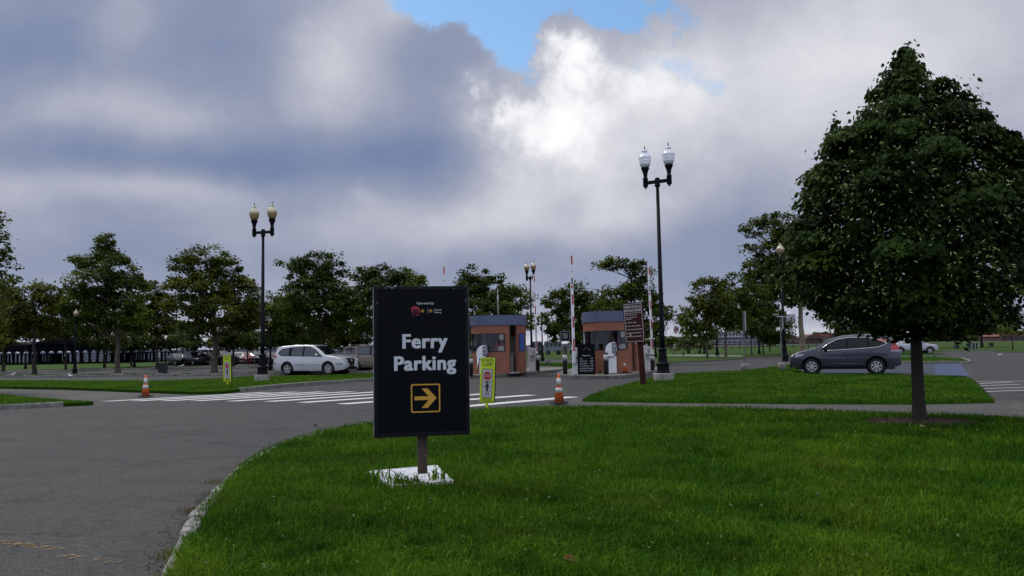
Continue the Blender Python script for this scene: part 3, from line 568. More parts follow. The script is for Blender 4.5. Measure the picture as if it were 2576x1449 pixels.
T('plane_tree','distant tree right of the dark green bin enclosure',2470,874,[(2450,800,60,30),(2500,810,50,26),(2460,832,55,10)],group=TP,tr=.3,z=.03,m_=M_leaf2,bark=M_barkd)
T('young_tree','small leafy tree with thin trunk at the far right edge of the lot',2548,880,[(2545,822,26,12),(2570,830,22,10),(2530,836,18,6)],6,1.8,group=TP,tr=.12,z=.03,bark=M_barkd)
T('bush','left one of two round many stemmed bushes on the park lawn',1732,889,[(1728,862,22,11),(1742,855,22,12),(1722,874,16,6)],6,2.2,group='round bushes',cat='bush',tr=.1,z=.03,stems=5,m_=M_leaf2,bark=M_barkd)
T('bush','right one of two round many stemmed bushes on the park lawn',1759,889,[(1755,858,18,12),(1775,860,22,11),(1768,872,18,7)],6,2.2,group='round bushes',cat='bush',tr=.1,z=.03,stems=5,m_=M_leaf2,bark=M_barkd)
T('bush','low bush seen between the right booth and the price board',1470,893,[(1465,868,28,10),(1485,872,16,7)],6,2.4,cat='bush',tr=.06,z=.03,stems=4,bark=M_barkd)
T('bush','tiny shrub on the park lawn under a small white sign',1698,893,[(1692,874,12,6),(1700,878,10,5)],5,1.8,cat='bush',tr=.04,z=.03,stems=3,bark=M_barkd)

# linden in the foreground
LB = P(2313,1057,.1); lind = thing('linden_tree','big dark linden tree with pale bracts standing in a mulch ring on the right','tree',LB)
ls = LB.y/FPX
prof = [(850,60),(832,150),(800,225),(760,285),(680,328),(600,318),(560,298),(480,298),(440,284),(380,225),(330,150),(290,118),(250,95),(200,60),(150,22),(122,6)]
profR = [(856,100),(800,280),(700,330),(600,320),(480,268),(400,235),(345,190),(300,145),(260,115),(215,80),(180,45),(150,24),(122,6)]
pz = np.array([Q(2313,v,LB.y).z-LB.z for v,_ in prof]); pr = np.array([w*ls for _,w in prof]); pzR = np.array([Q(2313,v,LB.y).z-LB.z for v,_ in profR]); prR = np.array([w*ls for _,w in profR]); axx = (2322-2313)*ls
Cs = []; Ss = []
def lind_pts(n, lo, hi):
    z = rng.uniform(pz[0], pz[-1], n*3); rmax = np.interp(z, pz, pr); k = rng.uniform(0, pr.max(), n*3) < rmax+.12; z, rmax = z[k][:n], rmax[k][:n]; n = len(z); rR = np.interp(z, pzR, prR)
    a = rng.uniform(0, 6.283, n); rmax = rmax*(.5-.5*np.cos(a))+rR*(.5+.5*np.cos(a)); bump = .97+.08*np.sin(a*3+z*2.1)+.07*np.sin(a*6-z*4.3)+.05*np.sin(a*5+z*7)
    r = rmax*rng.uniform(lo, hi, n)**.5*bump; return np.c_[axx+r*np.cos(a), r*np.sin(a), z], a
NL = 24000; cc, _ = lind_pts(1700, .30, .76); idx = rng.integers(0, len(cc), NL); C = cc[idx]+rng.normal(0,1,(NL,3))*np.array([.09,.09,.08])
lob, _ = lind_pts(105, .60, .84); NLB = 30000; il = rng.integers(0, len(lob), NLB); q = rng.normal(0,1,(NLB,3)); q /= np.linalg.norm(q,axis=1)[:,None]; q[:,2] = np.where(q[:,2] < -.25, -q[:,2], q[:,2])
lr = rng.uniform(.20,.42,len(lob))[il]*np.clip(np.interp(lob[il,2], pz, pr)*1.2, .35, 1.0); CL = lob[il]+q*(lr*rng.uniform(.72,1.06,NLB))[:,None]*np.array([1,1,.72]); SL = np.clip(rng.normal(.5,.1,NLB)+rng.normal(0,.13,len(lob))[il],0,1)
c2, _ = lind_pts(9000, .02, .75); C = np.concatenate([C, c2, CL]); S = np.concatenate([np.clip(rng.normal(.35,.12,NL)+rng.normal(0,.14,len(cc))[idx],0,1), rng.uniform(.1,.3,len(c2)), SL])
for (bu,bv,ru,rv,nl) in ((2098,340,16,36,170),(2105,385,36,30,420),(2045,455,28,22,200),(2408,262,40,40,650),(2440,300,40,36,400),(2290,150,14,26,90),(2535,395,42,42,700),(2600,470,60,60,900),(2180,300,26,26,220),(2030,520,30,40,300),(2010,650,26,60,300),(2570,560,60,80,900),(2290,190,30,30,240)):
    c = Q(bu,bv,LB.y-random.uniform(.1,.7))-LB; q = rng.normal(0,.55,(nl,3))*np.array([ru*ls,ru*ls,rv*ls])+np.array(c); C = np.concatenate([C,q]); S = np.concatenate([S, np.clip(rng.normal(.5,.15,nl),0,1)])
for (bu,bv,n_) in ((2286,128,9),(2300,150,8),(2100,305,9),(2090,330,7),(2408,215,8),(2470,290,6),(2515,335,9),(2240,210,6),(2018,445,6),(2150,330,5)):
    for k_ in range(n_):
        c = Q(bu+random.uniform(-7,7), bv+k_*5, LB.y-.2)-LB; C = np.concatenate([C, np.array([c])]); S = np.append(S, .5)
n = len(C); ax0 = np.array([axx,0,0]); outw = C-ax0; outw[:,2] = 0; outw /= np.linalg.norm(outw,axis=1)[:,None]+1e-6
nr = outw*.9+rng.normal(0,.55,(n,3)); nr[:,2] += .75; nr /= np.linalg.norm(nr,axis=1)[:,None]
t = outw*.5+rng.normal(0,.5,(n,3)); t[:,2] -= .9; t -= nr*(t*nr).sum(1)[:,None]; t /= np.linalg.norm(t,axis=1)[:,None]; b = np.cross(nr,t)
s = (.078*rng.uniform(.6,1.25,n))[:,None]
V = np.stack([C-t*s*.42, C-t*s*.5+b*s*.26-nr*s*.05, C-t*s*.05+b*s*.47-nr*s*.12, C+t*s*.35+b*s*.24-nr*s*.08, C+t*s*.68-nr*s*.1,
              C+t*s*.35-b*s*.24-nr*s*.08, C-t*s*.05-b*s*.47-nr*s*.12, C-t*s*.5-b*s*.26-nr*s*.05], 1).reshape(-1,3)
base = np.arange(n)[:,None]*8
Tq = np.concatenate([base+[0,1,2,3], base+[0,3,4,5], base+[0,5,6,7]],0)
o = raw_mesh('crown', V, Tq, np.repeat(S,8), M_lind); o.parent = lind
nb = 3400; cb, a = lind_pts(nb, .80, .98); nb = len(cb); a = rng.uniform(0,6.28,nb); d_ = np.c_[np.cos(a), np.sin(a), rng.uniform(-1.4,.1,nb)]; d_ /= np.linalg.norm(d_,axis=1)[:,None]; sd_ = np.cross(d_, rng.normal(0,1,(nb,3))); sd_ /= np.linalg.norm(sd_,axis=1)[:,None]
L_ = rng.uniform(.05,.085,nb)[:,None]; V = np.stack([cb-sd_*.007, cb+sd_*.007, cb+d_*L_*.5+sd_*.010+[0,0,.006], cb+d_*L_+[0,0,-.004], cb+d_*L_*.5-sd_*.010+[0,0,.006]],1).reshape(-1,3)
o = raw_mesh('bracts', V, np.arange(nb)[:,None]*5+[0,1,2,3], None, M_bract); o.parent = lind; o['kind'] = 'stuff'
tb = MB(); H = float(pz[-1]); tw = 14.3*ls
tb.tube([(0,0,-.03),(0.0,0,.10),(.005,0,.35),(0.01,0,1.0),(.02,0,1.7),(.04,0,3.0),(.02,0,4.3),(-.05,0,H-.6),(-.12,0,H-.1)], [tw*1.5,tw*1.2,tw*1.05,tw*.95,tw*.9,tw*.7,tw*.42,tw*.15,.006], 16)
for k_ in range(60):
    z0 = random.uniform(1.5,H-1.2); a_ = random.uniform(0,6.28); zz_ = min(z0+random.uniform(.3,1.3), H-.3); rr_ = float(np.interp(zz_, pz, pr))*.85
    e = Vector((axx+math.cos(a_)*rr_, math.sin(a_)*rr_, zz_)); a0 = Vector((.02,0,z0)); tb.tube([a0, a0.lerp(e,.5)+Vector((0,0,.08)), e], [.035,.02,.004], 6)
tb.build('trunk', M_bark2, lind)
# mulch ring
mu = MB(); mc = P(2313,1062,.1); pts = []
for ring_, (fr, zz_) in enumerate(((0,.045),(.35,.04),(.7,.03),(1,.004))):
    pts.append([(mc.x+fr*.88*math.cos(a_)*(1+.05*math.sin(3*a_)), mc.y+fr*.68*math.sin(a_)*(1+.06*math.cos(4*a_)), .1+zz_+random.uniform(-.006,.006)) for a_ in [6.283*i/28 for i in range(28)]])
vs = sum(pts, []); fs = [(j*28+i, (j+1)*28+i, (j+1)*28+(i+1)%28, j*28+(i+1)%28) for j in range(3) for i in range(28)]
mu.add(vs, fs); 
for k_ in range(1500):
    a_ = random.uniform(0,6.28); r_ = math.sqrt(random.random())*1.08; x_, y_ = mc.x+r_*.88*math.cos(a_), mc.y+r_*.68*math.sin(a_)
    mu.box((x_,y_,.1+.045*(1-r_*.8)+random.uniform(0,.012)), (random.uniform(.02,.07),random.uniform(.008,.02),.006), M=Matrix.Rotation(random.uniform(0,6.28),4,'Z') @ Matrix.Rotation(random.uniform(-.5,.5),4,'Y'))
tag(mu.build('mulch', mat('mulch', (.060,.032,.020), .95, var=(60,.7))), 'ring of dark bark mulch around the linden trunk', 'mulch', None, 'stuff')
# ------------------------------------------------------------------ ferry parking sign
RX = Matrix.Identity(4)
def font_mb(lines, y=0):
    mb = MB()
    for (s, size, x, z, bold, al, sx) in lines: add_text(mb, s, size, x, z, bold, al, y, sx)
    return mb
b = P(1066,1233,.1); k = b.y/FPX; W_, H_ = .965, 375*k; zb = 132*k; sg = thing('parking_sign','big black FERRY PARKING sign with yellow arrow on a wooden post in the lawn','sign',b,R(11.5))
cx = -.005; zc = zb+H_/2; D_ = .17
tilt = thing('t','','',(0,0,0)); bpy.data.objects.remove(tilt)
mb = MB(); mb.box((0,D_/2+.045,zb+.42), (.095,.09,.9+zb)); mb.v = [(x,y,z-.09) for x,y,z in mb.v]; mb.build('post', M_wood, sg, bevel=.006)
mb = MB(); mb.box((cx,D_/2+.002,zc), (W_-.03,D_-.03,H_-.03)); mb.build('cabinet', mat('cabinet_black',(.004,.005,.007),.5,spec=.12,var=(6,.4)), sg)
mb = MB(); fw = .038
for x0, x1, z0, z1 in ((-W_/2,W_/2,-H_/2,-H_/2+fw),(-W_/2,W_/2,H_/2-fw,H_/2),(-W_/2,-W_/2+fw,-H_/2+fw+.002,H_/2-fw-.002),(W_/2-fw,W_/2,-H_/2+fw+.002,H_/2-fw-.002)):
    mb.box((cx+(x0+x1)/2, D_*.24, zc+(z0+z1)/2), (x1-x0, D_*.47, z1-z0)); mb.box((cx+(x0+x1)/2, D_*.76, zc+(z0+z1)/2), (x1-x0, D_*.47, z1-z0))
mb.build('frame', mat('worn_frame',(.004,.005,.008),.45,spec=.2,var=(20,.5)), sg, bevel=.003)
for x_ in (-W_/2-.002, W_/2+.002): 
    for y_ in (D_*.10, D_*.62): mb = MB(); mb.box((cx+x_, y_+.012, zc), (.004,.022,H_-.02)); mb.build('edge_trim', M_alu, sg)
for z_ in (zb+.25, zb+H_-.18): mb = MB(); mb.box((cx-W_/2-.005, D_*.5, z_), (.008,.05,.09)); mb.build('hinge', M_alu, sg)
mb = MB(); mb.box((cx,.012,zc), (W_-.08,.012,H_-.08)); mb.build('face_panel', M_blackp, sg)
kk = k
mb = MB()                                               # bare metal scuffs along the top rim
for x_, z_, a_, b_ in ((-.33,-.006,.035,.006),(-.29,-.012,.05,.005),(-.36,-.02,.012,.008),(-.30,-.022,.025,.004),(-.02,-.018,.006,.006),(0.0,-.018,.006,.006),(.33,-.026,.02,.003),(.455,-.15,.004,.02),(-.445,-.17,.003,.03)): mb.box((cx+x_,-.001,zb+H_+z_), (a_,.003,b_))
mb.build('scuffs', mat('bare_metal',(.30,.31,.33),.5), sg)
def zf(v): return zb+(1100-v)*k
def xf_(u): return cx+(u-1061)*k*1.02
def LT(par, m_, *a, **k_):
    q = MB(); add_text(q, *a, **k_); return q.build('lettering', m_, par)
LT(sg, M_letter, 'Ferry', .201, xf_(1067), zf(880.5), .036, 'CENTER', .003, .98); LT(sg, M_letter, 'Parking', .201, xf_(1067.5), zf(935.5), .036, 'CENTER', .003, .98)
LT(sg, M_letter, 'Operated by', .033, xf_(1070), zf(771), .012, 'CENTER', .003)
LT(sg, M_letter, 'Central', .024, xf_(1092), zf(787), .01, 'LEFT', .003); LT(sg, M_letter, 'Parking', .024, xf_(1092), zf(793.6), .01, 'LEFT', .003)
mb = MB(); mb.box((xf_(1076), .004, zf(788)), (.002,.002,.062)); mb.build('divider', M_letter, sg)
mb = MB(); T0 = Matrix.Translation((xf_(1069),.0035,zf(1006))); w = 73*k; mb.ring(rrect(w,w*.97,.018,4), rrect(w-.026,w*.97-.026,.010,4), .004, T0)
A = [(-.112,.018),(.02,.018),(-.045,.085),(-.045+.0,.098),(.01,.098),(.115,0),(.01,-.098),(-.045,-.098),(.02,-.018),(-.112,-.018)]
A = [(-.112,.019),(.030,.019),(-.040,.098),(.022,.098),(.112,0),(.022,-.098),(-.040,-.098),(.030,-.019),(-.112,-.019)]
mb.prism(A, .004, T0); mb.build('arrow_emblem', M_ochre, sg)
lg = MB(); lg.lathe([(.0505,0),(.0505,.003)], n=28, smooth=False); lg.v = [(x, -z, y) for x, y, z in lg.v]; lg.v = [(x+xf_(1045), y+.0055, z+zf(788)) for x,y,z in lg.v]
lgo = lg.build('logo', mat('logo_red',(.30,.015,.045),.5), sg)
mb = MB(); add_text(mb, 'sp', .112, xf_(1041.5), zf(797), .05, 'CENTER', .0015, .95); mb.build('logo_letters', M_blackp, lgo)
mb = MB(); x0, z0 = xf_(1063.5), zf(788); mb.box((x0,.003,z0), (.034,.003,.011)); mb.box((x0,.0032,z0), (.011,.003,.034)); mb.lathe([(.017,0),(.017,.003)], n=18, smooth=False)
nn = 18*2; mb.v = mb.v[:-nn]+[(x+xf_(1083.5), -z+.0055, y+zf(788)) for x,y,z in mb.v[-nn:]]; mb.build('logo_plus', mat('logo_orange',(.52,.24,.02),.5), sg)
mb = MB(); add_text(mb, 'C', .022, xf_(1083.5), zf(790.6), .06, 'CENTER', .0015); mb.build('roundel_mark', M_blackp, sg)
# white panel lying in the grass behind the post
cs = list(PANEL); cen = sum(cs, Vector())/4
pn = thing('fallen_panel','white sheet metal sign cabinet lid lying flat in the grass behind the post','panel',(cen.x,cen.y,.1))
mb = MB(); lo = [(c.x-cen.x, c.y-cen.y) for c in cs]; vs = [(x,y,.042) for x,y in lo]+[(x,y,.01) for x,y in lo]; mb.add(vs, [(3,2,1,0),(4,5,6,7)]+[(i,(i+1)%4,(i+1)%4+4,i+4) for i in range(4)]); mb.build('lid', mat('panel_white',(.74,.75,.78),.35,var=(3,.1)), pn)
mb = MB()
def lp(a, b_, z=.045): p = Vector(lo[0]).lerp(Vector(lo[1]), a); q = Vector(lo[3]).lerp(Vector(lo[2]), a); r_ = p.lerp(q, b_); return Vector((r_.x, r_.y, z))
for a0,b0,a1,b1 in ((.17,.04,.17,.8),(.30,.04,.30,.9),(.03,.06,.16,.06),(.93,.05,.98,.06),(.03,.94,.5,.96),(.12,.04,.12,.3)): mb.tube([lp(a0,b0), lp(a1,b1)], .003, 5)
mb.build('seams', mat('seam_grey',(.12,.12,.13),.6), pn)
mb = MB(); mb.tube([lp(.02,.02,.042), lp(.98,.02,.042), lp(.98,.98,.042), lp(.02,.98,.042), lp(.02,.02,.042)], .009, 6); mb.build('rim', M_wpaint, pn)
for u, v, n_, h_ in ((950,1212,22,.26),(1000,1228,40,.24),(1040,1226,30,.22),(1105,1215,30,.27),(960,1222,40,.20),(1125,1218,26,.16),(1020,1228,50,.16),(1082,1236,50,.13),(1810,1150,70,.22),(1060,1240,60,.11)):
    tuft('weed_tuft', {950:'tall broad bladed weed at the left corner of the white panel',1000:'weed tuft in front of the white panel, left of the post',1040:'weed tuft against the white panel just left of the post',1105:'broad leaved plantain right of the wooden post',960:'grass tuft at the front left edge of the white panel',1125:'low grass tuft at the right corner of the white panel',1020:'wide grass clump along the front of the white panel',1082:'short grass clump at the right foot of the wooden post',1810:'dark weed clump standing alone in the middle of the right lawn',1060:'short grass clump at the front foot of the wooden post'}[u], u, v, n_, h_, .06 if u not in (960,1020,1125) else .13, group='weeds in the front lawn')
M_dryg = foliage('dry_grass', (.05,.05,.015), (.14,.12,.05), (.24,.20,.09), .5, .2, .7, .05)
for u, v, n_, lab in ((497,1287,160,'brown dry grass tuft growing at the kerb edge on the road side'),(440,1400,120,'dry grass and debris at the foot of the kerb, bottom left'),(545,1215,60,'small dry tuft where the kerb disappears under the lawn')): tuft('dry_tuft', lab, u-8, v, n_, .07, .07, M_dryg, 0, 'dry tufts along the kerb', 'weed', .006, .5)
gr = MB()
for i in range(420):
    t_ = random.random(); A = P(440,1440), P(552,1236); c_ = A[0].lerp(A[1], t_)+Vector((-abs(random.gauss(0,.10))-.06, random.uniform(-.03,.03), 0)); s_ = random.uniform(.003,.009); gr.box((c_.x,c_.y,.004+s_/2), (s_*1.6,s_,s_), rz=random.uniform(0,3))
tag(gr.build('grit', mat('grit',(.10,.085,.06),.95,var=(40,.6))), 'loose grit and dirt lying along the foot of the kerb', 'grit', None, 'stuff')
# dry leaves
def leaf(u, v, z, s, col, label):
    c = P(u,v,z); mb = MB(); o_ = [(-.5,0),(-.3,.22),(0,.30),(.3,.2),(.55,0),(.3,-.2),(0,-.28),(-.3,-.2)]
    mb.add([(0,0,.02*s*3)]+[(x*s, y*s, (.25*abs(y)+.12*x)*s+.01) for x,y in o_], [(0,i+1,(i+1)%8+1) for i in range(8)]); o = mb.build('dry_leaf', col, None, c, (.5,.3,random.uniform(0,6))); tag(o, label, 'leaf', 'fallen leaves')
leaf(1435,1409,.17,.11,mat('rust_leaf',(.16,.045,.012),.8,var=(20,.4)),'rust brown dry leaf in the grass at the bottom of the lawn')
leaf(2318,1073,.16,.09,mat('tan_leaf',(.30,.24,.13),.8),'tan dry leaf on the mulch below the linden')
leaf(738,1134,.02,.11,mat('brown_leaf',(.05,.035,.025),.8),'small curled brown leaf on the asphalt by the kerb')
leaf(794,1643*0+1101-30,.02,.10,MATS['brown_leaf'],'small dark leaf on the asphalt nearer the crosswalk')

# ------------------------------------------------------------------ yellow crosswalk signs
def walker(M):
    mb = MB(); S = [[(-.012,.135),(.016,.14),(.024,.165),(.012,.188),(-.010,.19),(-.022,.17),(-.018,.148)],
      [(-.026,.13),(.008,.134),(.032,.122),(.054,.07),(.058,.018),(.046,.016),(.040,.062),(.024,.088),(.024,.01),(.034,-.05),(.040,-.115),(.052,-.13),(.022,-.128),(.014,-.055),(0,-.01),(-.018,-.06),(-.042,-.12),(-.056,-.135),(-.03,-.14),(-.018,-.125),(-.022,.01),(-.028,.075),(-.044,.06),(-.066,.046),(-.074,.056),(-.046,.08)]]
    for p in S: mb.prism(p, .002, M)
    return mb
def yellow_sign(u, v, hpx, label, rz, lean):
    b = P(u, v, .1); k = b.y/FPX; r = thing('crosswalk_sign', label, 'sign', b, rz, 'yellow crosswalk signs'); r.rotation_euler = (0, lean, rz); H = hpx*k; s = H/1.0; w = .335*s
    z0 = 8*k; zt = z0+H; zc = z0+H/2
    mb = MB(); mb.box((0,.02,z0/2+.05), (.06*s,.03,z0+.2)); mb.build('post', M_yel, r)
    mb = MB(); mb.prism(rrect(w,H,.02,3,0,zc), .012); mb.build('panel', M_yel, r)
    mb = MB(); mb.box((.006,.055,zc), (w-.01,.07,H-.01)); mb.build('backing', M_ink, r)
    Tm = Matrix.Translation((0,-.002,0)); cz = z0+.435*H; pw, ph = .24*s, .64*H
    mb = MB(); mb.prism(rrect(pw,ph,.035*s,4,0,cz), .003, Tm); mb.build('plate', M_signw, r)
    Tm2 = Matrix.Translation((0,-.004,0)); mb = walker(Tm2 @ Matrix.Translation((0,0,cz-.14*s)) @ Matrix.Scale(.95*s,4))
    mb.ring(rrect(pw,ph,.035*s,4,0,cz), rrect(pw-.018*s,ph-.018*s,.028*s,4,0,cz), .002, Tm2)
    mb.build('walker_emblem', M_ink, r)
    LT(r, M_ink,'STATE',.105*s,0,z0+.90*H,.02,'CENTER',-.001,.88); LT(r, M_ink,'LAW',.105*s,0,z0+.815*H,.02,'CENTER',-.001,.92)
    LT(r, M_ink,'FOR',.068*s,0,cz+.003*s,.012,'CENTER',-.004,.9)
    LT(r, M_ink,'WITHIN',.064*s,0,z0+.062*H,.018,'CENTER',-.001,.92); LT(r, M_ink,'CROSSWALK',.062*s,0,z0+.012*H,.018,'CENTER',-.001,.78)
    oc = [(.098*s*math.cos(R(22.5+45*i)), cz+.165*s+.098*s*math.sin(R(22.5+45*i))) for i in range(8)]
    mb = MB(); mb.prism(oc, .003, Tm2); st = mb.build('stop_octagon', mat('stop_red',(.38,.012,.02),.45), r)
    mb = MB(); add_text(mb,'STOP',.085*s,0,cz+.136*s,.015,'CENTER',-.0055,.86); mb.build('stop_word', M_signw, st)
yellow_sign(1224,1022,113,'yellow green STATE LAW crosswalk sign standing just right of the big black sign',R(-16),R(2.6))
yellow_sign(572,968,66,'smaller looking yellow green STATE LAW crosswalk sign on the left verge',R(-18),R(-2.0))

# ------------------------------------------------------------------ cones
def cone(u, v, hpx, label, z=0, text=True, rz=0):
    b = P(u, v, z); k = b.y/FPX; H = hpx*k; r = thing('traffic_cone', label, 'traffic cone', b, rz, 'orange traffic cones')
    mb = MB(); q = .19; mb.prism(rrect(2*q,2*q,.05,3), .035, Matrix.Rotation(R(90),4,'X')); mb.v = [(x,y,z_+.035) for x,y,z_ in mb.v]; mb.build('base', M_rub, r)
    f = lambda t: .135*(1-t)+.032*t
    def band(t0, t1, off=0): return [(f(t0)+off, .03+t0*(H-.03)), (f(t1)+off, .03+t1*(H-.03))]
    mb = MB(); mb.lathe(band(0,.96)+[(.028,H-.004),(.015,H)], n=24); c_ = mb.build('body', M_orange, r)
    mb = MB(); mb.lathe(band(.38,.54,.003), n=24); mb.build('collar', M_refl, r); mb = MB(); mb.lathe(band(.62,.86,.003), n=24); mb.build('collar', M_refl, r)
    if text:
        mb = MB(); add_text(mb, 'LSP', .13, .015, 0, .02, 'CENTER', 0, 1); vs = []
        for x, y, z_ in mb.v:
            zz = .10+z_; rad = f((zz-.03)/(H-.03))+.002; a = x/rad; vs.append((rad*math.sin(a), -rad*math.cos(a)+y*.5, zz))
        mb.v = vs; mb.build('lettering', mat('faded_ink',(.05,.02,.015),.7), r)
cone(366,1000,56,'orange traffic cone with two white bands at the left end of the crosswalk',rz=R(-8))
cone(1407,1018,76,'nearest orange traffic cone, marked with black letters, at the right end of the crosswalk',rz=R(25))
cone(1571,939,44,'orange traffic cone standing on the kerbed island before the right booth',.15,False)
cone(1236,935,42,'orange traffic cone mostly hidden behind the yellow sign and the left pay machine',.15,False)

# ------------------------------------------------------------------ toll booths
def person(base, label, shirt, rz, skin=(.20,.10,.065), hairc=(.02,.015,.012)):
    r = thing('person', label, 'person', base, rz)
    def skinmesh(name, verts, edges, rads, m_, lv=2):
        me = bpy.data.meshes.new(name); me.from_pydata(verts, edges, []); o = bpy.data.objects.new(name, me); COL.objects.link(o)
        md = o.modifiers.new('s','SKIN'); 
        for i, q in enumerate(rads): me.skin_vertices[0].data[i].radius = (q, q) if not isinstance(q, tuple) else q
        me.skin_vertices[0].data[0].use_root = True; o.modifiers.new('ss','SUBSURF').levels = lv; o.modifiers['ss'].render_levels = lv
        bpy.context.view_layer.update(); m2 = bpy.data.meshes.new_from_object(o.evaluated_get(bpy.context.evaluated_depsgraph_get())); bpy.data.objects.remove(o)
        m2.materials.clear(); m2.materials.append(m_); m2.polygons.foreach_set('use_smooth', [True]*len(m2.polygons)); o = bpy.data.objects.new(name, m2); COL.objects.link(o); o.parent = r; return o
    v = [(0,0,.95),(0,0,1.15),(0,0,1.38),(0,0,1.50),(0,-.01,1.60),(0,-.015,1.70), (.17,0,1.42),(.25,-.04,1.15),(.19,-.26,1.06),(.15,-.36,1.10), (-.17,0,1.42),(-.25,-.04,1.15),(-.19,-.26,1.06),(-.15,-.36,1.10), (.10,0,.88),(.11,-.02,.48),(.11,.02,.08),(.12,-.10,.04), (-.10,0,.88),(-.11,-.02,.48),(-.11,.02,.08),(-.12,-.10,.04)]
    e = [(0,1),(1,2),(2,3),(3,4),(4,5),(2,6),(6,7),(7,8),(8,9),(2,10),(10,11),(11,12),(12,13),(0,14),(14,15),(15,16),(16,17),(0,18),(18,19),(19,20),(20,21)]
    rd = [(.15,.11),(.14,.11),(.15,.10),.055,.095,.085,.062,.045,.036,.038,.062,.045,.036,.038,.085,.06,.045,.045,.085,.06,.045,.045]
    hd = r_body = skinmesh('body', v, e, rd, mat('skin',skin,.6))
    sv = v[:4]+[v[6],v[7],v[10],v[11]]; skinmesh('shirt', sv, [(0,1),(1,2),(2,3),(2,4),(4,5),(2,6),(6,7)], [(.175,.13),(.165,.13),(.17,.12),.06,.08,.062,.08,.062], mat('shirt_'+label[:6],shirt,.8,var=(12,.2)))
    skinmesh('trousers', [v[0],v[14],v[15],v[16],v[18],v[19],v[20]], [(0,1),(1,2),(2,3),(0,4),(4,5),(5,6)], [(.17,.12),.10,.075,.06,.10,.075,.06], mat('trousers',(.02,.022,.03),.8))
    mb = MB(); mb.lathe([(.001,.12),(.06,.112),(.095,.07),(.106,.02),(.10,-.03),(.085,-.05)][::-1], (0,.012,1.70), 16); mb.build('hair', mat('hair_'+label[:6],hairc,.9), r)
    mb = MB(); mb.prism([(-.012,1.62),(.012,1.62),(0,1.665)], .03, Matrix.Translation((0,-.13,0))); mb.build('nose', mat('skin',skin,.6), r)
    mb = MB(); 
    for x_ in (-.033,.033): mb.lathe([(.001,-.012),(.009,-.008),(.012,0),(.009,.008),(.001,.012)], (x_,-.098,1.675), 8)
    mb.build('eyes', mat('eye',(.02,.015,.01),.3), r)
    return r
def booth(u, v, wpx, htot, label, winx, doorx, blue, rz=0, antenna=True):
    b = P(u, v, .15); kx = b.y/FPX; a = wpx*kx/2*1.045; bb = a*1.22; nE = 2.6; H = htot*kx; r = thing('toll_booth', label, 'toll booth', (b.x, b.y+bb, .15), rz, 'orange toll booths')
    def pt(th, off=0):
        c, s = math.cos(th), math.sin(th); return Vector(((a+off)*math.copysign(abs(c)**(2/nE), c), (bb+off)*math.copysign(abs(s)**(2/nE), s), 0))
    def th(f): return -math.acos(math.copysign(abs(f)**(nE/2), f))
    z1, z2, zB = 1.13, 1.99, H-.50; zD = zB-.02
    w0 = -math.pi-.75; w1 = th(winx); d0, d1 = th(doorx[0]), th(doorx[1]); b0, b1 = th(blue[0]), th(blue[1])
    cuts = sorted(set([w0, w1, d0, d1, b0, b1, w0+2*math.pi, .75, 1.9] + [w0+2*math.pi*i/72 for i in range(72)])); cuts = [c for c in cuts if w0 <= c <= w0+2*math.pi]
    zs = [0,.06,.55,z1,1.56,z2,zD,zB]
    def hole(tm, zm):
        if w0 < tm < w1 and z1 < zm < z2: return True
        if d0 < tm < d1 and .06 < zm < zD: return True
        if b0 < tm < b1 and z1-.02 < zm < z2: return True
        return False
    def shell(z_list, off, holes, thick):
        mb = MB(); nC = len(cuts); nZ = len(z_list)
        for o_, fl in ((off,False),(off-thick,True)):
            vs = [(*pt(t, o_).xy, z) for z in z_list for t in cuts]; fs = []
            for j in range(nZ-1):
                for i in range(nC-1):
                    if holes and hole((cuts[i]+cuts[i+1])/2, (z_list[j]+z_list[j+1])/2): continue
                    q = (j*nC+i, j*nC+i+1, (j+1)*nC+i+1, (j+1)*nC+i); fs.append(q[::-1] if fl else q)
            mb.add(vs, fs, True)
        return mb
    wl = shell(zs, 0, True, .07).build('wall', mat('booth_orange',(.27,.096,.054),.6,var=(1.6,.22),bump=(60,.15)), r)
    shell([zB, zB+.02, H-.02, H], .045, False, .09).build('roof_band', mat('booth_blue',(.095,.118,.195),.6,var=(1.8,.2)), r)
    mb = MB(); top = [tuple(pt(c,.02))[:2] for c in cuts[:-1]]; mb.add([(x,y,H-.05) for x,y in top]+[(x,y,zB+.03) for x,y in top], [tuple(range(len(top))), tuple(range(2*len(top)-1,len(top)-1,-1))]); mb.build('roof', M_grey, r)
    mb = MB(); mb.add([(x*.97,y*.97,.02) for x,y in top], [tuple(range(len(top)))]); mb.build('floor', M_conc, r)
    def frame(t0, t1, za, zb_, name, m_, w=.035, off=.012, n=20, cr_=.09):
        mb = MB(); arc = [(pt(t0+(t1-t0)*i/60)-pt(t0+(t1-t0)*(i-1)/60)).length if i else 0 for i in range(61)]; cum = np.cumsum(arc); Lw = cum[-1]
        def m(x, z): t = t0+(t1-t0)*np.interp(x+Lw/2, cum, np.linspace(0,1,61)); p_ = pt(float(t), off); return Vector((p_.x, p_.y, z))
        outl = []
        def dense(poly):
            o2 = []
            for i in range(len(poly)):
                p0, p1 = poly[i], poly[(i+1)%len(poly)]; L = math.hypot(p1[0]-p0[0], p1[1]-p0[1]); kk_ = max(1, int(L/.1))
                for q in range(kk_): o2.append((p0[0]+(p1[0]-p0[0])*q/kk_, p0[1]+(p1[1]-p0[1])*q/kk_))
            return o2
        pl = dense(rrect(Lw+w*.6, zb_-za+w*.6, cr_, 4, 0, (za+zb_)/2)); pts = [m(x, z) for x, z in pl]; pts.append(pts[0]); mb.tube(pts, w/2, 6)
        return mb.build(name, m_, r), m, Lw
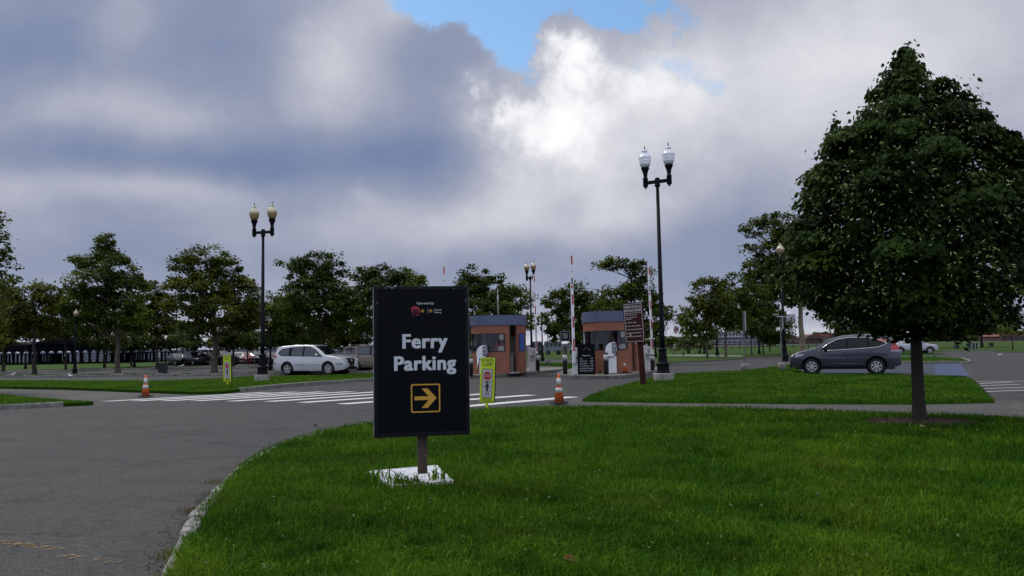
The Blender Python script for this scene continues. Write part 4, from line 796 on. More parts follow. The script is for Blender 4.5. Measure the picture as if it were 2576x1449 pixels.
    def pane(t0, t1, za, zb_, name, m_, off=-.01, par=None):
        n = 16; mb = MB(); vs = [(*pt(t0+(t1-t0)*i/n, off).xy, z) for z in (za, zb_) for i in range(n+1)]; mb.add(vs, [(i, i+1, n+2+i, n+1+i) for i in range(n)], True); return mb.build(name, m_, par or r)
    gl = glass('booth_glass', (.95,.95,.92), .34, 1.0)
    fr, m, Lw = frame(w0, w1, z1, z2, 'window', M_rub); pane(w0, w1, z1, z2, 'pane', gl, par=fr)
    fr3, _, _ = frame(b0, b1, z1-.02, z2, 'window', M_rub, .03, cr_=.05); pane(b0, b1, z1-.02, z2, 'pane', mat('blue_film',(.010,.075,.33),.3), off=.004, par=fr3)
    mb = MB(); p0, p1 = pt(d0,.015), pt(d1,.015)
    for q in (p0, p1): mb.box((q.x, q.y, zD/2+.03), (.03,.03,zD-.06))
    mb.build('door_frame', M_ink, r)
    mb = MB(); q = pt((d0+d1)/2, .03); mb.box((q.x, q.y-.05, .04), ((p1-p0).length+.1,.25,.08)); mb.build('door_step', M_conc, r)
    dl = (p1-p0); mb = MB(); mb.box((p1.x-.04, p1.y+.30, zD/2+.03), (.035,.6,zD-.08)); mb.box((p1.x-.06,p1.y+.05,1.5),(.02,.03,.7)); mb.build('door', mat('booth_orange_door',(.30,.08,.035),.6,var=(3,.3)), r)
    # interior: counter, cabinets, sheets of paper in the window
    mb = MB(); mb.box((-.1, -bb*.55, .98), (a*1.35,.45,.05)); mb.box((-.1,-bb*.55,.50), (a*1.2,.40,.9)); mb.build('counter', mat('counter_grey',(.34,.32,.28),.6), r)
    mb = MB(); mb.box((a*.55, bb*.30, .95), (.35,.5,1.86)); mb.box((-a*.55, bb*.5, 1.3), (.3,.3,2.5)); mb.build('cabinet', mat('cabinet_beige',(.36,.33,.28),.7), r)
    mb = MB(); wa = th(winx-.22); wb = th(winx-.03)
    q0 = pt((wa+wb)/2, -.05); mb.box((q0.x, q0.y, z2-.17), (.20,.004,.26)); mb.box((q0.x-.02, q0.y-.0, z1+.13), (.26,.004,.24)); mb.box((q0.x-.15,q0.y+.12,z1+.10),(.10,.06,.18)); mb.box((-a*.75,-bb*.55,z1+.05),(.05,.05,.12)); mb.build('notice', mat('paper',(.75,.74,.66),.7), r)
    if antenna:
        mb = MB(); mb.lathe([(.02,0),(.02,.78),(.032,.80),(.032,1.10),(.02,1.13),(.012,1.15),(.006,1.5)], (.0,-.3,H-.05), 8); mb.build('antenna', M_dirty, r)
    return r, (b.x, b.y+bb*.75)
r1, pc = booth(1254,940.5,137,147,'left orange toll booth with blue roof band, blue side window and tall antenna',.24,(.42,.66),(.74,.93))
person((pc[0]+.05,pc[1]+.15,.17),'person in a red shirt sitting out of the sun inside the left toll booth',(.35,.02,.05),R(10))
r2, pc = booth(1553,939.5,142,157,'right orange toll booth with blue roof band, partly hidden by the brown rules sign',.36,(.55,.64),(.80,.93),antenna=False)
person((pc[0]+.12,pc[1]+.2,.17),'person with dark red top leaning forward inside the right toll booth',(.25,.02,.035),R(-70),hairc=(.015,.012,.01))
bpy.data.objects[-1] if False else None

# ------------------------------------------------------------------ pay machines wrapped in plastic
def machine(u, v, hpx, label, rz):
    b = P(u, v, .15); k = b.y/FPX; H = hpx*k; r = thing('pay_machine', label, 'pay machine', b, rz, 'wrapped pay machines')
    M_wrap = mat('plastic_wrap',(.76,.78,.80),.28,var=(5,.10),bump=(7,1.0))
    mb = MB(); mb.box((.03,.16,H*.26), (.37,.34,H*.50)); mb.build('pedestal', M_wrap, r, bevel=.02)
    mb = MB(); z0 = H*.49; n = 12
    prof = [(-.26,z0),(-.29,z0+.16),(-.29,z0+.34),(-.24,z0+.50),(-.13,z0+.62),(.0,z0+.67),(.17,z0+.68),(.21,z0+.62),(.24,z0+.30),(.16,z0+.10),(.08,z0)]
    mb.prism(prof, .40, Matrix.Translation((0,-.04,0))); hd = mb.build('hood', M_wrap, r, bevel=.03)
    mb = MB(); mb.box((.0,-.05,z0+.0), (.36,.02,.012)); mb.tube([(-.26,-.045,z0+.02),(-.10,-.05,z0+.01),(.09,-.045,z0)], .008, 5); mb.build('strap', M_rub, r)
    Mr = Matrix.Rotation(R(-4),4,'Y'); mb = MB(); mb.box((.245,.16,z0+.38), (.02,.30,.46), M=Mr); mb.box((.12,-.046,z0+.40), (.19,.012,.50)); fp = mb.build('face_plate', M_grey, r)
    mb = MB(); mb.box((.13,-.055,z0+.50), (.09,.008,.10)); mb.box((.12,-.055,z0+.30), (.05,.008,.07)); mb.build('screen', M_signw, fp)
    mb = MB(); mb.tube([(-.20,-.03,z0+.02),(-.24,-.05,z0-.25),(-.30,-.06,.25)], [.05,.035,.002], 6); mb.build('loose_wrap', M_wrap, r)
machine(1214,941.5,77,'wrapped white pay machine in front of the left toll booth',R(-6))
machine(1540,940,86,'wrapped white pay machine in front of the right toll booth behind a bollard',R(-8))

# ------------------------------------------------------------------ barrier gates
def gate(u, v, toppx, cabw, cabh, label, ax, lean, wid=.115, z=.15, side=1):
    b = P(u, v, z); k = b.y/FPX; r = thing('barrier_gate', label, 'barrier', b, 0, 'raised barrier gates'); H = (v-toppx)*k; ch = cabh*k; w = cabw*k
    mb = MB(); mb.box((0,.2,ch*.46), (w,.40,ch*.92)); mb.box((0,.2,.03),(w+.05,.45,.06)); mb.build('cabinet', M_dirty, r, bevel=.012)
    mb = MB(); mb.prism([(-w/2-.03,ch*.925),(w/2+.03,ch*.925),(w/2+.03,ch*.96),(-w/2-.03,ch*1.03)], .47, Matrix.Translation((0,-.03,0))); mb.build('cap', M_wpaint, r)
    mb = MB(); mb.box((-w*.05,-.004,ch*.53), (w*.62,.006,ch*.26)); mb.build('access_panel', M_signw, r)
    mb = MB(); mb.box((-w*.20,-.009,ch*.60), (.05,.006,.07)); mb.box((w*.12,-.009,ch*.61), (.10,.006,.05)); mb.box((-w*.05,-.009,ch*.685),(w*.6,.006,.02)); mb.lathe([(.04,0),(.04,.01)],n=12,smooth=False); mb.v = mb.v[:-24]+[(x+w*.2,-z_-.001,y+ch*.80) for x,y,z_ in mb.v[-24:]]; mb.build('decals', M_ink, r)
    ax = ax*k; z0 = ch*.72; L = H-z0; ar = thing('t','','',(0,0,0)); bpy.data.objects.remove(ar)
    M = Matrix.Translation((ax, -.09, z0)) @ Matrix.Rotation(R(lean),4,'Y')
    mb = MB(); mb.box((0,0,0), (.01,.01,.01)); mb.v = []; mb.f = []; mb.sm = []
    q = MB(); q.box((0,0,L/2), (wid,.045,L)); q.box((0,0,-.12), (wid*1.25,.09,.5)); q.v = [tuple(M @ Vector(x)) for x in q.v]; arm = q.build('arm', M_wpaint, r)
    for f0, f1, sh in ((.90,.985,.18),(.66,.69,0),(.50,.60,.15),(.27,.38,.15),(.04,.16,.15)):
        q = MB(); q.box((wid*sh,-.026,L*(f0+f1)/2), (wid*.50,.006,L*(f1-f0)))
        q.v = [tuple(M @ Vector(x)) for x in q.v]; q.build('red_strip', M_red, arm)
    for b_, c_ in (((wid*.1,-.027,L*.735), (wid*.42,.006,.30)), ((wid*.05,-.027,L*.83), (wid*.3,.005,.05))):
        q = MB(); q.box(b_, c_); q.v = [tuple(M @ Vector(x)) for x in q.v]; q.build('sticker', M_ink, arm)
    q = MB(); q.box((0,.05,0), (.10,.10,.22)); q.v = [tuple(M @ Vector(x)) for x in q.v]; q.build('arm_hub', M_grey, r)
gate(1340,933,691,19,58,'raised red and white barrier arm with white cabinet beside the left toll booth',11,-1.0,.10)
gate(1452,941,640,20,66,'tallest raised barrier arm, at the left end of the island beside the price board',-8,-.2,.135)
gate(1630,931,670,16,60,'raised barrier arm right of the brown rules sign',11,-.6,.115)
gate(1124,942,668,20,60,'raised barrier arm whose red tip shows above the black sign',-4,-.2,.115)

# ------------------------------------------------------------------ bollards
def bollard(u, v, hpx, label, z=.15):
    b = P(u, v, z); k = b.y/FPX; H = hpx*k; rr_ = .105; r = thing('bollard', label, 'bollard', b, 0, 'black and white bollards')
    mb = MB(); mb.lathe([(rr_,0),(rr_,H-.03),(rr_*.9,H-.008),(rr_*.5,H)], n=20); mb.build('post', mat('bollard_black',(.013,.014,.016),.5,var=(8,.3)), r)
    mb = MB(); mb.lathe([(rr_+.004,H*.64),(rr_+.004,H*.90)], n=20); mb.build('white_band', M_signw, r)
bollard(1185,944,46,'bollard just visible at the right edge of the black sign')
bollard(1353,934,44,'bollard in front of the white cabinet of the left booth barrier')
bollard(1422,941.5,54,'bollard with a wooden signed post rising behind it, leftmost on the right island')
bollard(1525,942,55,'bollard between the price board and the right pay machine')
bollard(1642,932,40,'bollard at the right end of the island beside the black lamp post')
# small notice on wooden post
b = P(1424,937,.15); k = b.y/FPX; r = thing('notice_sign','small black notice with white border on a wooden post behind a bollard','sign',b,R(4))
mb = MB(); mb.box((0,.05,.62*1.05), (.15,.13,1.35)); mb.build('post', M_wood, r)
pw, ph = 23*k, 25*k; zc = 91*k; mb = MB(); mb.prism(rrect(pw+.03,ph+.03,.03,3,0,zc), .02, Matrix.Translation((-.01,-.04,0))); mb.build('panel', M_blackp, r)
mb = MB(); Tn = Matrix.Translation((-.01,-.045,0)); mb.ring(rrect(pw-.01,ph-.01,.03,3,0,zc), rrect(pw-.045,ph-.045,.02,3,0,zc), .003, Tn)
for (x_, z_, w_, h_) in ((-.08,.125,.11,.022),(-.07,.145,.05,.02),(.09,.135,.09,.018),(.09,.152,.035,.018),(-.03,.075,.13,.024),(.085,.08,.05,.024),(-.11,.035,.05,.020),(-.03,.035,.06,.020),(.08,.04,.11,.022),(-.12,.0,.03,.022),(.03,.0,.19,.020),(.02,-.04,.16,.022),(.0,-.10,.24,.030)): mb.box((x_-.01,-.044,zc+z_), (w_,.004,h_))
mb.build('lettering', M_signw, r)
# price board
b = P(1476,942,.15); k = b.y/FPX; bw, bh = 44*k, 76*k; r = thing('price_board','black free standing board listing prepaid parking rates in white','sign board',b,R(-2))
mb = MB(); mb.box((0,.03,bh/2), (bw,.05,bh)); mb.build('board', M_blackp, r, bevel=.004)
s = bh
rows = [('Cars','7.00',.50),('Charter Bus','10.00',.42),('Motor Home','10.00',.34),('Enter after 5pm','5.00',.26)]
LT(r, M_signw,'Prepaid rate',.072*s,0.0,.60*s,.02,'CENTER',0,.75)
for a_, c_, z_ in rows: LT(r, M_signw,a_,.066*s,-bw*.37,z_*s,.02,'LEFT',0,.68); LT(r, M_signw,c_,.066*s,bw*.38,z_*s,.02,'RIGHT',0,.75)
LT(r, M_signw,'No refund. No Re-entry',.066*s,0,.18*s,.02,'CENTER',0,.68); LT(r, M_signw,'With the same ticket',.066*s,0,.105*s,.02,'CENTER',0,.70)
mb = MB(); mb.box((0,.0,.885*s), (.12*bw,.003,.006)); mb.box((.16*bw,.0,.82*s), (.13*bw,.003,.016)); mb.build('logo_text', M_signw, r)
mb = MB(); mb.ring(rrect(.085,.085,.03,3,-.09*bw-.02,.82*s), rrect(.055,.055,.02,3,-.09*bw-.02,.82*s), .003, Matrix.Translation((0,.001,0))); mb.build('logo', mat('dull_red',(.25,.03,.04),.5), r)
mb = MB(); mb.prism([(-.12,0),(.12,0),(.02,.16),(-.03,.12)], .12, Matrix.Translation((0,0,0))); o = mb.build('sandbag', M_rub, None, P(1510,940,.15)); tag(o,'small black lump of cloth beside the foot of the price board','sandbag')
# park rules sign
b = P(1616,968,.1); k = b.y/FPX; pw, ph = 50*k, 101*k; r = thing('park_rules_sign','brown PARK RULES and REGULATIONS board on a square brown post','sign',b,0); r.rotation_euler = (0,R(-2.6),R(-16))
zc = (967-811)*k; ox = -.13
mb = MB(); mb.box((.02,.12,zc*.62), (.19,.15,zc*1.26)); mb.build('post', M_brown, r, bevel=.008)
mb = MB(); mb.box((ox,.0,zc), (pw,.12,ph)); mb.build('panel', M_brown, r, bevel=.006)
mb = MB(); mb.ring(rrect(pw-.07,ph-.08,.03,3,ox,zc), rrect(pw-.10,ph-.11,.022,3,ox,zc), .004, Matrix.Translation((0,-.063,0))); t0 = zc+ph/2
f = ph/1.32
mb.build('border', mat('cream_lettering',(.50,.49,.47),.5), r); M_cr = MATS['cream_lettering']
LT(r, M_cr,'PARK RULES &',.125*f,ox,t0-.175*f,.022,'CENTER',-.061,.62*pw/.66/f*1.02); LT(r, M_cr,'REGULATIONS',.125*f,ox,t0-.295*f,.022,'CENTER',-.061,.62*pw/.66/f*1.02); mb = MB(); mb.box((ox,-.062,t0-.335*f), (pw-.12,.003,.012)); mb.build('rule_line', M_cr, r)
y_ = .41
for ln in ('• PARK HOURS 6AM - 10PM','• ALCOHOLIC BEVERAGES','   PROHIBITED','','• PETS MUST BE LEASHED','','• REMOVING TABLES PROHIBITED','','• COMMUTER PARKING PROHIBITED','','• FEEDING WILDLIFE PROHIBITED','','• PARKING ON GRASS PROHIBITED'):
    if ln: LT(r, M_cr, ln, .052*f, ox-pw/2+.055, t0-y_*f, .02, 'LEFT', -.061, .60*pw/.66/f*1.0)
    y_ += .088 if (ln and 'ALCO' in ln) is False and not ln == '' and 'PARK HOURS' in ln else (.055 if ln else .060)
mb = MB(); mb.box((ox-pw*.20,-.066,zc-ph*.30), (.045,.003,.075)); mb.box((ox-pw*.26,-.066,zc-ph*.27), (.03,.003,.02)); mb.box((ox+.02,-.07,zc-ph/2-.02),(.05,.01,.03)); mb.build('sticker', M_signw, r)

# ------------------------------------------------------------------ lamps
M_globe_w = mat('globe_white',(.72,.74,.80),.18,trans=0,coat=.5); M_globe_c = mat('globe_cream',(.55,.50,.33),.22,coat=.4); M_globe_b = mat('globe_amber',(.32,.22,.10),.25,coat=.4)
def lamp(u, v, label, H=None, toppx=None, twin=True, cream=True, rz=0, s=1.0, foot=None, z=0.1, group='street lamps', fs=1.0, globe_px=True, fat=1.0):
    b = P(u, v, z); k = b.y/FPX; r = thing('street_lamp', label, 'street lamp', b, 0, group); 
    if toppx is not None: H = (v-toppx)*k
    z0 = 0
    if foot:
        fw_, fh = foot; mb = MB(); n = 8; mb.lathe([(fw_*1.0,-.05),(fw_*1.0,fh-.03),(fw_*.95,fh)], n=4, smooth=False, a0=math.pi/4); mb.build('footing', M_conc, r, bevel=.02); z0 = fh-.002
    s_ = s*fat; mb = MB(); mb.lathe([(.27*s_,0),(.27*s_,.05*s),(.245*s_,.08*s),(.235*s_,.28*s),(.27*s_,.33*s),(.27*s_,.37*s),(.20*s_,.42*s),(.185*s_,.50*s),(.155*s_,.78*s),(.15*s_,.86*s),(.175*s_,.89*s),(.175*s_,.94*s),(.12*s_,.98*s)], (0,0,z0), 8, False); mb.build('base', M_black, r)
    top = H-(1.60 if twin else 1.15)*fs
    mb = MB(); mb.lathe([(.10*s_,z0+.95*s),(.098*s_,z0+1.5*s),(.062*fs*fat,top+.1*fs)], n=12); mb.lathe([(.095*s_,z0+1.6*s),(.095*s_,z0+1.66*s)], n=12); mb.build('pole', M_black, r)
    def globe(x, y, zc_):
        cp = MB(); cp.lathe([(.02,-.42),(.045,-.40),(.03,-.37),(.09,-.34),(.10,-.31),(.10,-.02),(.115,0),(.085,.02),(.075,.08),(.10,.24),(.15,.37),(.165,.40),(.165,.44),(.12,.455)] if twin else [(.10,-.25),(.10,0),(.12,.03),(.09,.08),(.10,.24),(.15,.37),(.165,.40),(.165,.44),(.12,.455)], n=16); cp.v = [(p[0]*fs+x, p[1]*fs+y, p[2]*fs+zc_) for p in cp.v]; cup = cp.build('lamp_cup', M_black, r)
        lo = [(.13,.455),(.19,.55),(.225,.66),(.235,.72),(.240,.76)]; hi = [(.240,.76),(.250,.775),(.250,.80),(.235,.86),(.18,.96),(.10,1.02),(.085,1.05),(.085,1.07),(.10,1.10),(.085,1.14),(.04,1.17)]
        if cream:
            q = MB(); q.lathe(lo, n=20); q.v = [(p[0]*fs+x, p[1]*fs+y, p[2]*fs+zc_) for p in q.v]; q.build('globe_bottom', M_globe_b, cup)
            q = MB(); q.lathe(hi, n=20); q.v = [(p[0]*fs+x, p[1]*fs+y, p[2]*fs+zc_) for p in q.v]; q.build('globe', M_globe_c, cup)
        else:
            q = MB(); q.lathe([(.13,.455),(.19,.53),(.215,.60),(.225,.64),(.215,.645),(.235,.70),(.245,.74),(.235,.745),(.250,.80),(.255,.86),(.24,.90),(.235,.905),(.20,.98),(.11,1.04),(.09,1.06),(.09,1.08),(.115,1.11),(.115,1.14),(.09,1.17),(.05,1.20)], n=24); q.v = [(p[0]*fs+x, p[1]*fs+y, p[2]*fs+zc_-.02*fs) for p in q.v]; q.build('globe', M_globe_w, cup)
        q = MB(); q.lathe([(.045,1.16),(.03,1.20),(.012,1.215),(.02,1.25),(.022,1.28),(.004,1.33)], n=8); q.v = [(p[0]*fs+x, p[1]*fs+y, p[2]*fs+zc_) for p in q.v]; q.build('finial', M_black, cup)
    if twin:
        q = MB(); hw = .49*fs; M = Matrix.Rotation(rz,4,'Z'); q.box((0,0,top+.05*fs+.03*fs), (2*hw,.09*fs,.13*fs), rz=rz); q.lathe([(.10*fs,top-.12*fs),(.115*fs,top-.08*fs),(.10*fs,top-.04*fs),(.10*fs,top+.20*fs),(.06*fs,top+.24*fs)], n=14); q.build('crossarm', M_black, r)
        for sgn in (-1,1): p_ = M @ Vector((sgn*hw,0,0)); globe(p_.x, p_.y, top+.26*fs)
    else: globe(0,0,top-.18*fs)
    return r
LG = 'twin globe street lamps'
lamp(1669,956,'tall black street lamp with two clear white globes, nearest lamp on the right',toppx=356,cream=False,rz=R(-30),foot=(.49,.27),fat=1.0,group=LG)
lamp(660,957,'black street lamp with two cream globes standing left of the silver SUV',toppx=505,rz=R(-14),foot=(.42,.28),fs=.98,group=LG)
lamp(1338,915,'black twin globe lamp rising behind the left toll booth and its barrier',toppx=654,rz=R(-56),z=.0,group=LG)
lamp(1975,914,'black street lamp with one cream globe in front of the grey SUV nose',toppx=606,twin=False,z=.1,foot=(.40,.1),fs=1.0)
SG = 'short distant street lamps'
for (u,v,tp,z,fs,tw,lab) in ((188,940,775,.12,.7,False,'short dark lamp post in the front tree row at the left'),(338,924,790,.12,.7,False,'lamp post between the second row trees left of the litter bin'),(680,932,800,.12,.7,False,'lamp post seen between the cream double lamp and the silver SUV'),
      (430,918,815,.03,.6,False,'thin lamp post beside the leftmost parked dark car'),(1365,909,786,.0,.75,True,'pale double globe lamp seen between the two booths'),(1804.5,899,770,.03,.75,False,'park lamp on a pale footing right of the forked tree'),(1772,890,775,.03,.75,False,'park lamp behind the leaning tree trunk'),
      (1910,891,780,.03,.75,False,'park lamp between the two bare sign posts'),(1971,892,790,.03,.7,False,'park lamp just behind the single globe lamp'),(1650,899,790,.03,.7,False,'thin distant lamp left of the nearest tall lamp'),(64,929,800,.0,.7,False,'lamp post in front of the open shed at the far left')):
    lamp(u,v,lab,toppx=tp,twin=tw,z=z,fs=fs,s=.85 if tw or u>1700 else .75,fat=.9,group=SG,foot=(.40,.2) if u == 1804.5 else None,rz=R(10))

# ------------------------------------------------------------------ bare sign posts in concrete, small far signs
def metal_post(u, v, toppx, cpx, label, plate, cap=False):
    b = P(u, v, .1); k = b.y/FPX; r = thing('sign_post', label, 'sign post', b, 0, 'edge on metal sign posts'); H = (v-toppx)*k; ch = cpx*k
    mb = MB(); mb.lathe([(.19,-.05),(.19,ch-.02),(.175,ch)], n=18); mb.build('footing', M_conc, r)
    mb = MB(); mb.box((0,0,ch+(H-ch)/2), (.055,.04,H-ch)); mb.build('post', mat('galvanised',(.16,.165,.16),.55,.5,var=(6,.3)), r)
    mb = MB(); mb.box((.055,0,H-plate*k/2), (.03,.45,plate*k)); mb.build('plate', M_alu, r)
    if cap: mb = MB(); mb.box((.02,-.03,H+.02), (.34,.2,.05)); mb.box((-.25,-.1,H+.12),(.3,.02,.05)); mb.build('solar_cap', M_signw, r)
metal_post(1874.5,932,784,17,'metal post in a concrete drum with sign plate seen edge on, left of two',49)
metal_post(1968,930,798,17,'metal post in a concrete drum with a small pale cap, right of two',30,True)
metal_post(1379,916,800,12,'metal post in a concrete drum between the two toll booths',40)
MS = mat('small_sign_white',(.45,.47,.48),.5)
def small_sign(u, vtop, vbot, w, base, label, z=.03):
    b = P(u, base, z); k = b.y/FPX; r = thing('bay_sign', label, 'sign', b, 0, 'small white bay signs')
    mb = MB(); mb.tube([(0,.02,0),(0,.02,(base-vtop)*k)], .025, 6); mb.build('post', M_grey, r)
    mb = MB(); zc = (base-(vtop+vbot)/2)*k; mb.box((0,-.015,zc), (w*k,.02,(vbot-vtop)*k)); pn_ = mb.build('plate', MS, r)
    mb = MB(); mb.box((0,-.03,zc+.05), (w*k*.55,.008,.06)); mb.box((0,-.03,zc-.12), (w*k*.4,.008,.12)); mb.build('marking', M_grey, r)
for (u,a_,c_,base,lab) in ((400,887,898,916,'leftmost small white bay sign before the dark parked cars'),(456,887,898,915,'small white bay sign above the second dark parked car'),(509,887,898,914,'small white bay sign above the black SUV roof'),(579,886,897,914,'small white bay sign right of the small crosswalk sign'),(600,886,897,914,'small white bay sign behind the white and red cars'),(165,886,896,916,'small pale sign between the shed columns, left'),(263,888,897,916,'small pale sign among the right columns of the shed'),
                   (1697,866,878,892,'small white sign on the park lawn above the tiny shrub'),(1749,862,871,889,'small white sign between the two round bushes'),(1627,865,876,893,'small white sign seen left of the tall black lamp base')):
    small_sign(u,a_,c_,4.5,base,lab)
# litter bin and dumpsters
b = P(410,938,.0); k = b.y/FPX; r = thing('litter_bin','square black bin on the tree row left of the mottled tree','bin',b,0)
mb = MB(); mb.lathe([(18*k*.62,0),(20*k*.62,23*k),(21*k*.64,23.2*k),(21*k*.64,24*k),(17*k*.62,24*k)], n=4, smooth=False, a0=math.pi/4); mb.build('body', M_ink, r)
mb = MB(); mb.lathe([(.05,24*k),(.30,24*k+.01),(.28,25*k)], n=4, smooth=False, a0=math.pi/4); mb.build('lid', M_rub, r)
def enclosure(u0, u1, v, h, label, col, name='bin_enclosure', cat='bin enclosure'):
    a_, c_ = P(u0,v,.03), P(u1,v,.03); k = a_.y/FPX; b = (a_+c_)/2; r = thing(name, label, cat, b, 0); w = (c_-a_).x; hh = h*k
    mb = MB(); mb.box((0,.5,hh/2), (w,1.0,hh)); n = max(3,int(w/.25)); 
    for i in range(n+1): mb.box((-w/2+w*i/n,-.015,hh/2), (.04,.04,hh*.97))
    mb.build('body', col, r)
    mb = MB(); mb.box((0,.5,hh+.03), (w+.06,1.06,.06)); mb.build('lid', MATS['grey_plastic'] if name!='dumpster' else col, r)
    mb = MB()
    for x_ in (-w/2,0,w/2): mb.box((x_,-.06,hh*.55), (.09,.05,hh*1.1))
    mb.build('posts', M_alu if name != 'dumpster' else M_ink, r)
M_green = mat('dark_green',(.012,.045,.035),.6,var=(4,.3))
enclosure(2425,2481,878,14,'dark green slatted bin enclosure on the far right lawn',M_green)
enclosure(2407,2414,878.5,10,'small dark green bin left of the slatted enclosure',M_green,'dumpster','bin')
enclosure(2488,2508,872,9,'black bin beyond the green enclosure, right side',M_ink,'dumpster','bin')
enclosure(1900,1922,873,11,'dark skip on the far lawn in front of the brick buildings',M_ink,'dumpster','skip')
enclosure(2044,2098,878,10,'long dark green container beyond the grey SUV hood',M_green,'dumpster','container')
# ------------------------------------------------------------------ vehicles
M_tyre = mat('tyre',(.010,.010,.011),.85); M_trim = mat('black_trim',(.008,.008,.010),.6,spec=.12); M_well = mat('wheel_well',(.004,.004,.004),.9)
M_alloy = mat('alloy',(.50,.51,.52),.35,.5); M_tint = mat('tinted_glass',(.004,.006,.008),.05,spec=.9,coat=1.0); M_priv = mat('privacy_glass',(.003,.004,.005),.12,spec=.35); M_lens = mat('lamp_lens',(.45,.47,.50),.08,coat=1); M_tail = mat('tail_lens',(.40,.012,.015),.15,coat=1)
M_plate = mat('plate_amber',(.45,.28,.10),.5)
def paint(name, col, metal=.45): return mat(name, col, .34, metal, coat=.8, var=(2,.08))
def vehicle(name, label, cat, loc, rz, pm_, S, group=None, scale=1.0, detail=True):
    r = thing(name, label, cat, loc, rz, group); r.scale = (scale,)*3
    L0, L1 = S['x']; W2_ = S['w']/2; top = S['top']; zb = S['belt']; zr = S['roof']; R_ = S['wr']; sill = S.get('sill',.30); xf, xr = S['axle']
    tx = [p[0] for p in top]; tz = [p[1] for p in top]
    def topz(x): return float(np.interp(x, tx, tz))
    nose, tail = S.get('nose',.55), S.get('tail',.45)
    def plan(x):
        f = 1.0
        if x > L1-nose: f -= .24*((x-(L1-nose))/nose)**2.6
        if x < L0+tail: f -= .14*(((L0+tail)-x)/tail)**2.6
        return f
    def Y(x, z):
        if z <= zb: s = 1-.055*abs((z-.68)/.42)**2.2 if z < .68 else 1-.035*((z-.68)/(zb-.68))**2
        else: s = .965-(.965-S.get('tumble',.76))*((z-zb)/(zr-zb))**1.15
        return W2_*plan(x)*s
    def bot(x):
        z = S['under'](x) if 'under' in S else sill
        for xa in (xf, xr):
            dx = abs(x-xa); Ra = R_*1.20
            if dx < Ra: z = max(z, R_+math.sqrt(Ra*Ra-dx*dx))
        return z
    xs = sorted(set([L0, L1]+list(np.linspace(L0, L1, 70))+[L1-.02,L1-.06,L1-.11,L0+.02,L0+.06]+[xa+s_*R_*1.2*q for xa in (xf,xr) for s_ in (-1,1) for q in (1,.995,.97,.92,.84,.72,.55,.3)]+tx))
    xs = [x for x in xs if L0 <= x <= L1]
    mb = MB(); m_ = 14; cr_ = .07; rows = []
    for x in xs:
        t_, b_ = topz(x), bot(x); t2 = max(t_-cr_, b_+.02); y2 = Y(x, t2); row = []
        for j in range(m_): z = b_+(t2-b_)*j/(m_-1); row.append((x, Y(x,z), z))
        row += [(x, y2-.018, t2+cr_*.55), (x, y2-.06, t_-.008), (x, y2*.80, t_+.004)]; yy = y2*.4; row += [(x, yy, t_+.018), (x, 0, t_+.022)]
        rows.append(row)
    K_ = len(rows[0])
    for sgn in (1,-1):
        vs = [(a, sgn*b_, c) for row in rows for a, b_, c in row]; fs = []
        for i in range(len(xs)-1):
            for j in range(K_-1):
                q = (i*K_+j, i*K_+j+1, (i+1)*K_+j+1, (i+1)*K_+j); fs.append(q if sgn < 0 else q[::-1])
        mb.add(vs, fs, True)
        for i, fl in ((0, sgn>0),(len(xs)-1, sgn<0)):
            o_ = [(a, sgn*b_, c) for a, b_, c in rows[i]]; vs = o_+[(a, 0, c) for a, b_, c in o_]; fs = [(j, j+1, K_+j+1, K_+j) for j in range(K_-1)]; fs = fs if fl else [f[::-1] for f in fs]; mb.add(vs, fs)
    body = mb.build('body', pm_, r)
    # dark underside and wheel wells
    mb = MB(); mb.box(((L0+L1)/2,0,sill+.12), (L1-L0-.5, S['w']*.62, .36)); mb.box(((L0+L1)/2,0,sill+.0), (xf-xr-2*R_*1.15, S['w']*.90, .10)); mb.build('underside', M_well, r)
    def patch(lo, hi, n, kk_, fn, nm, m2, par=None, thick=0):
        x0, x1 = max(lo[0][0],hi[0][0]), min(lo[-1][0],hi[-1][0]); q = MB(); vs = []
        for i in range(n+1):
            a_ = x0+(x1-x0)*i/n; zl = np.interp(a_, [p[0] for p in lo], [p[1] for p in lo]); zh = np.interp(a_, [p[0] for p in hi], [p[1] for p in hi])
            for j in range(kk_+1): vs.append(fn(a_, float(zl+(zh-zl)*j/kk_)))
        fs = [(i*(kk_+1)+j, (i+1)*(kk_+1)+j, (i+1)*(kk_+1)+j+1, i*(kk_+1)+j+1) for i in range(n) for j in range(kk_)]
        q.add(vs, fs, True); return q.build(nm, m2, par or r)
    sides = (1,-1)
    if S.get('chrome'):
        for sg_ in sides: patch(S['chrome'][0], S['chrome'][1], 30, 6, lambda x, z: (x, sg_*(Y(x,z)+.0035), z), 'window_frame', M_trim)
    for xa in (xf, xr):
        q = MB(); q.lathe([(R_*1.17,-W2_*.76),(R_*1.17,W2_*.76)], n=24); q.v = [(a+xa, c, b_+R_+.01) for a,b_,c in q.v]; q.build('wheel_well', M_well, r)
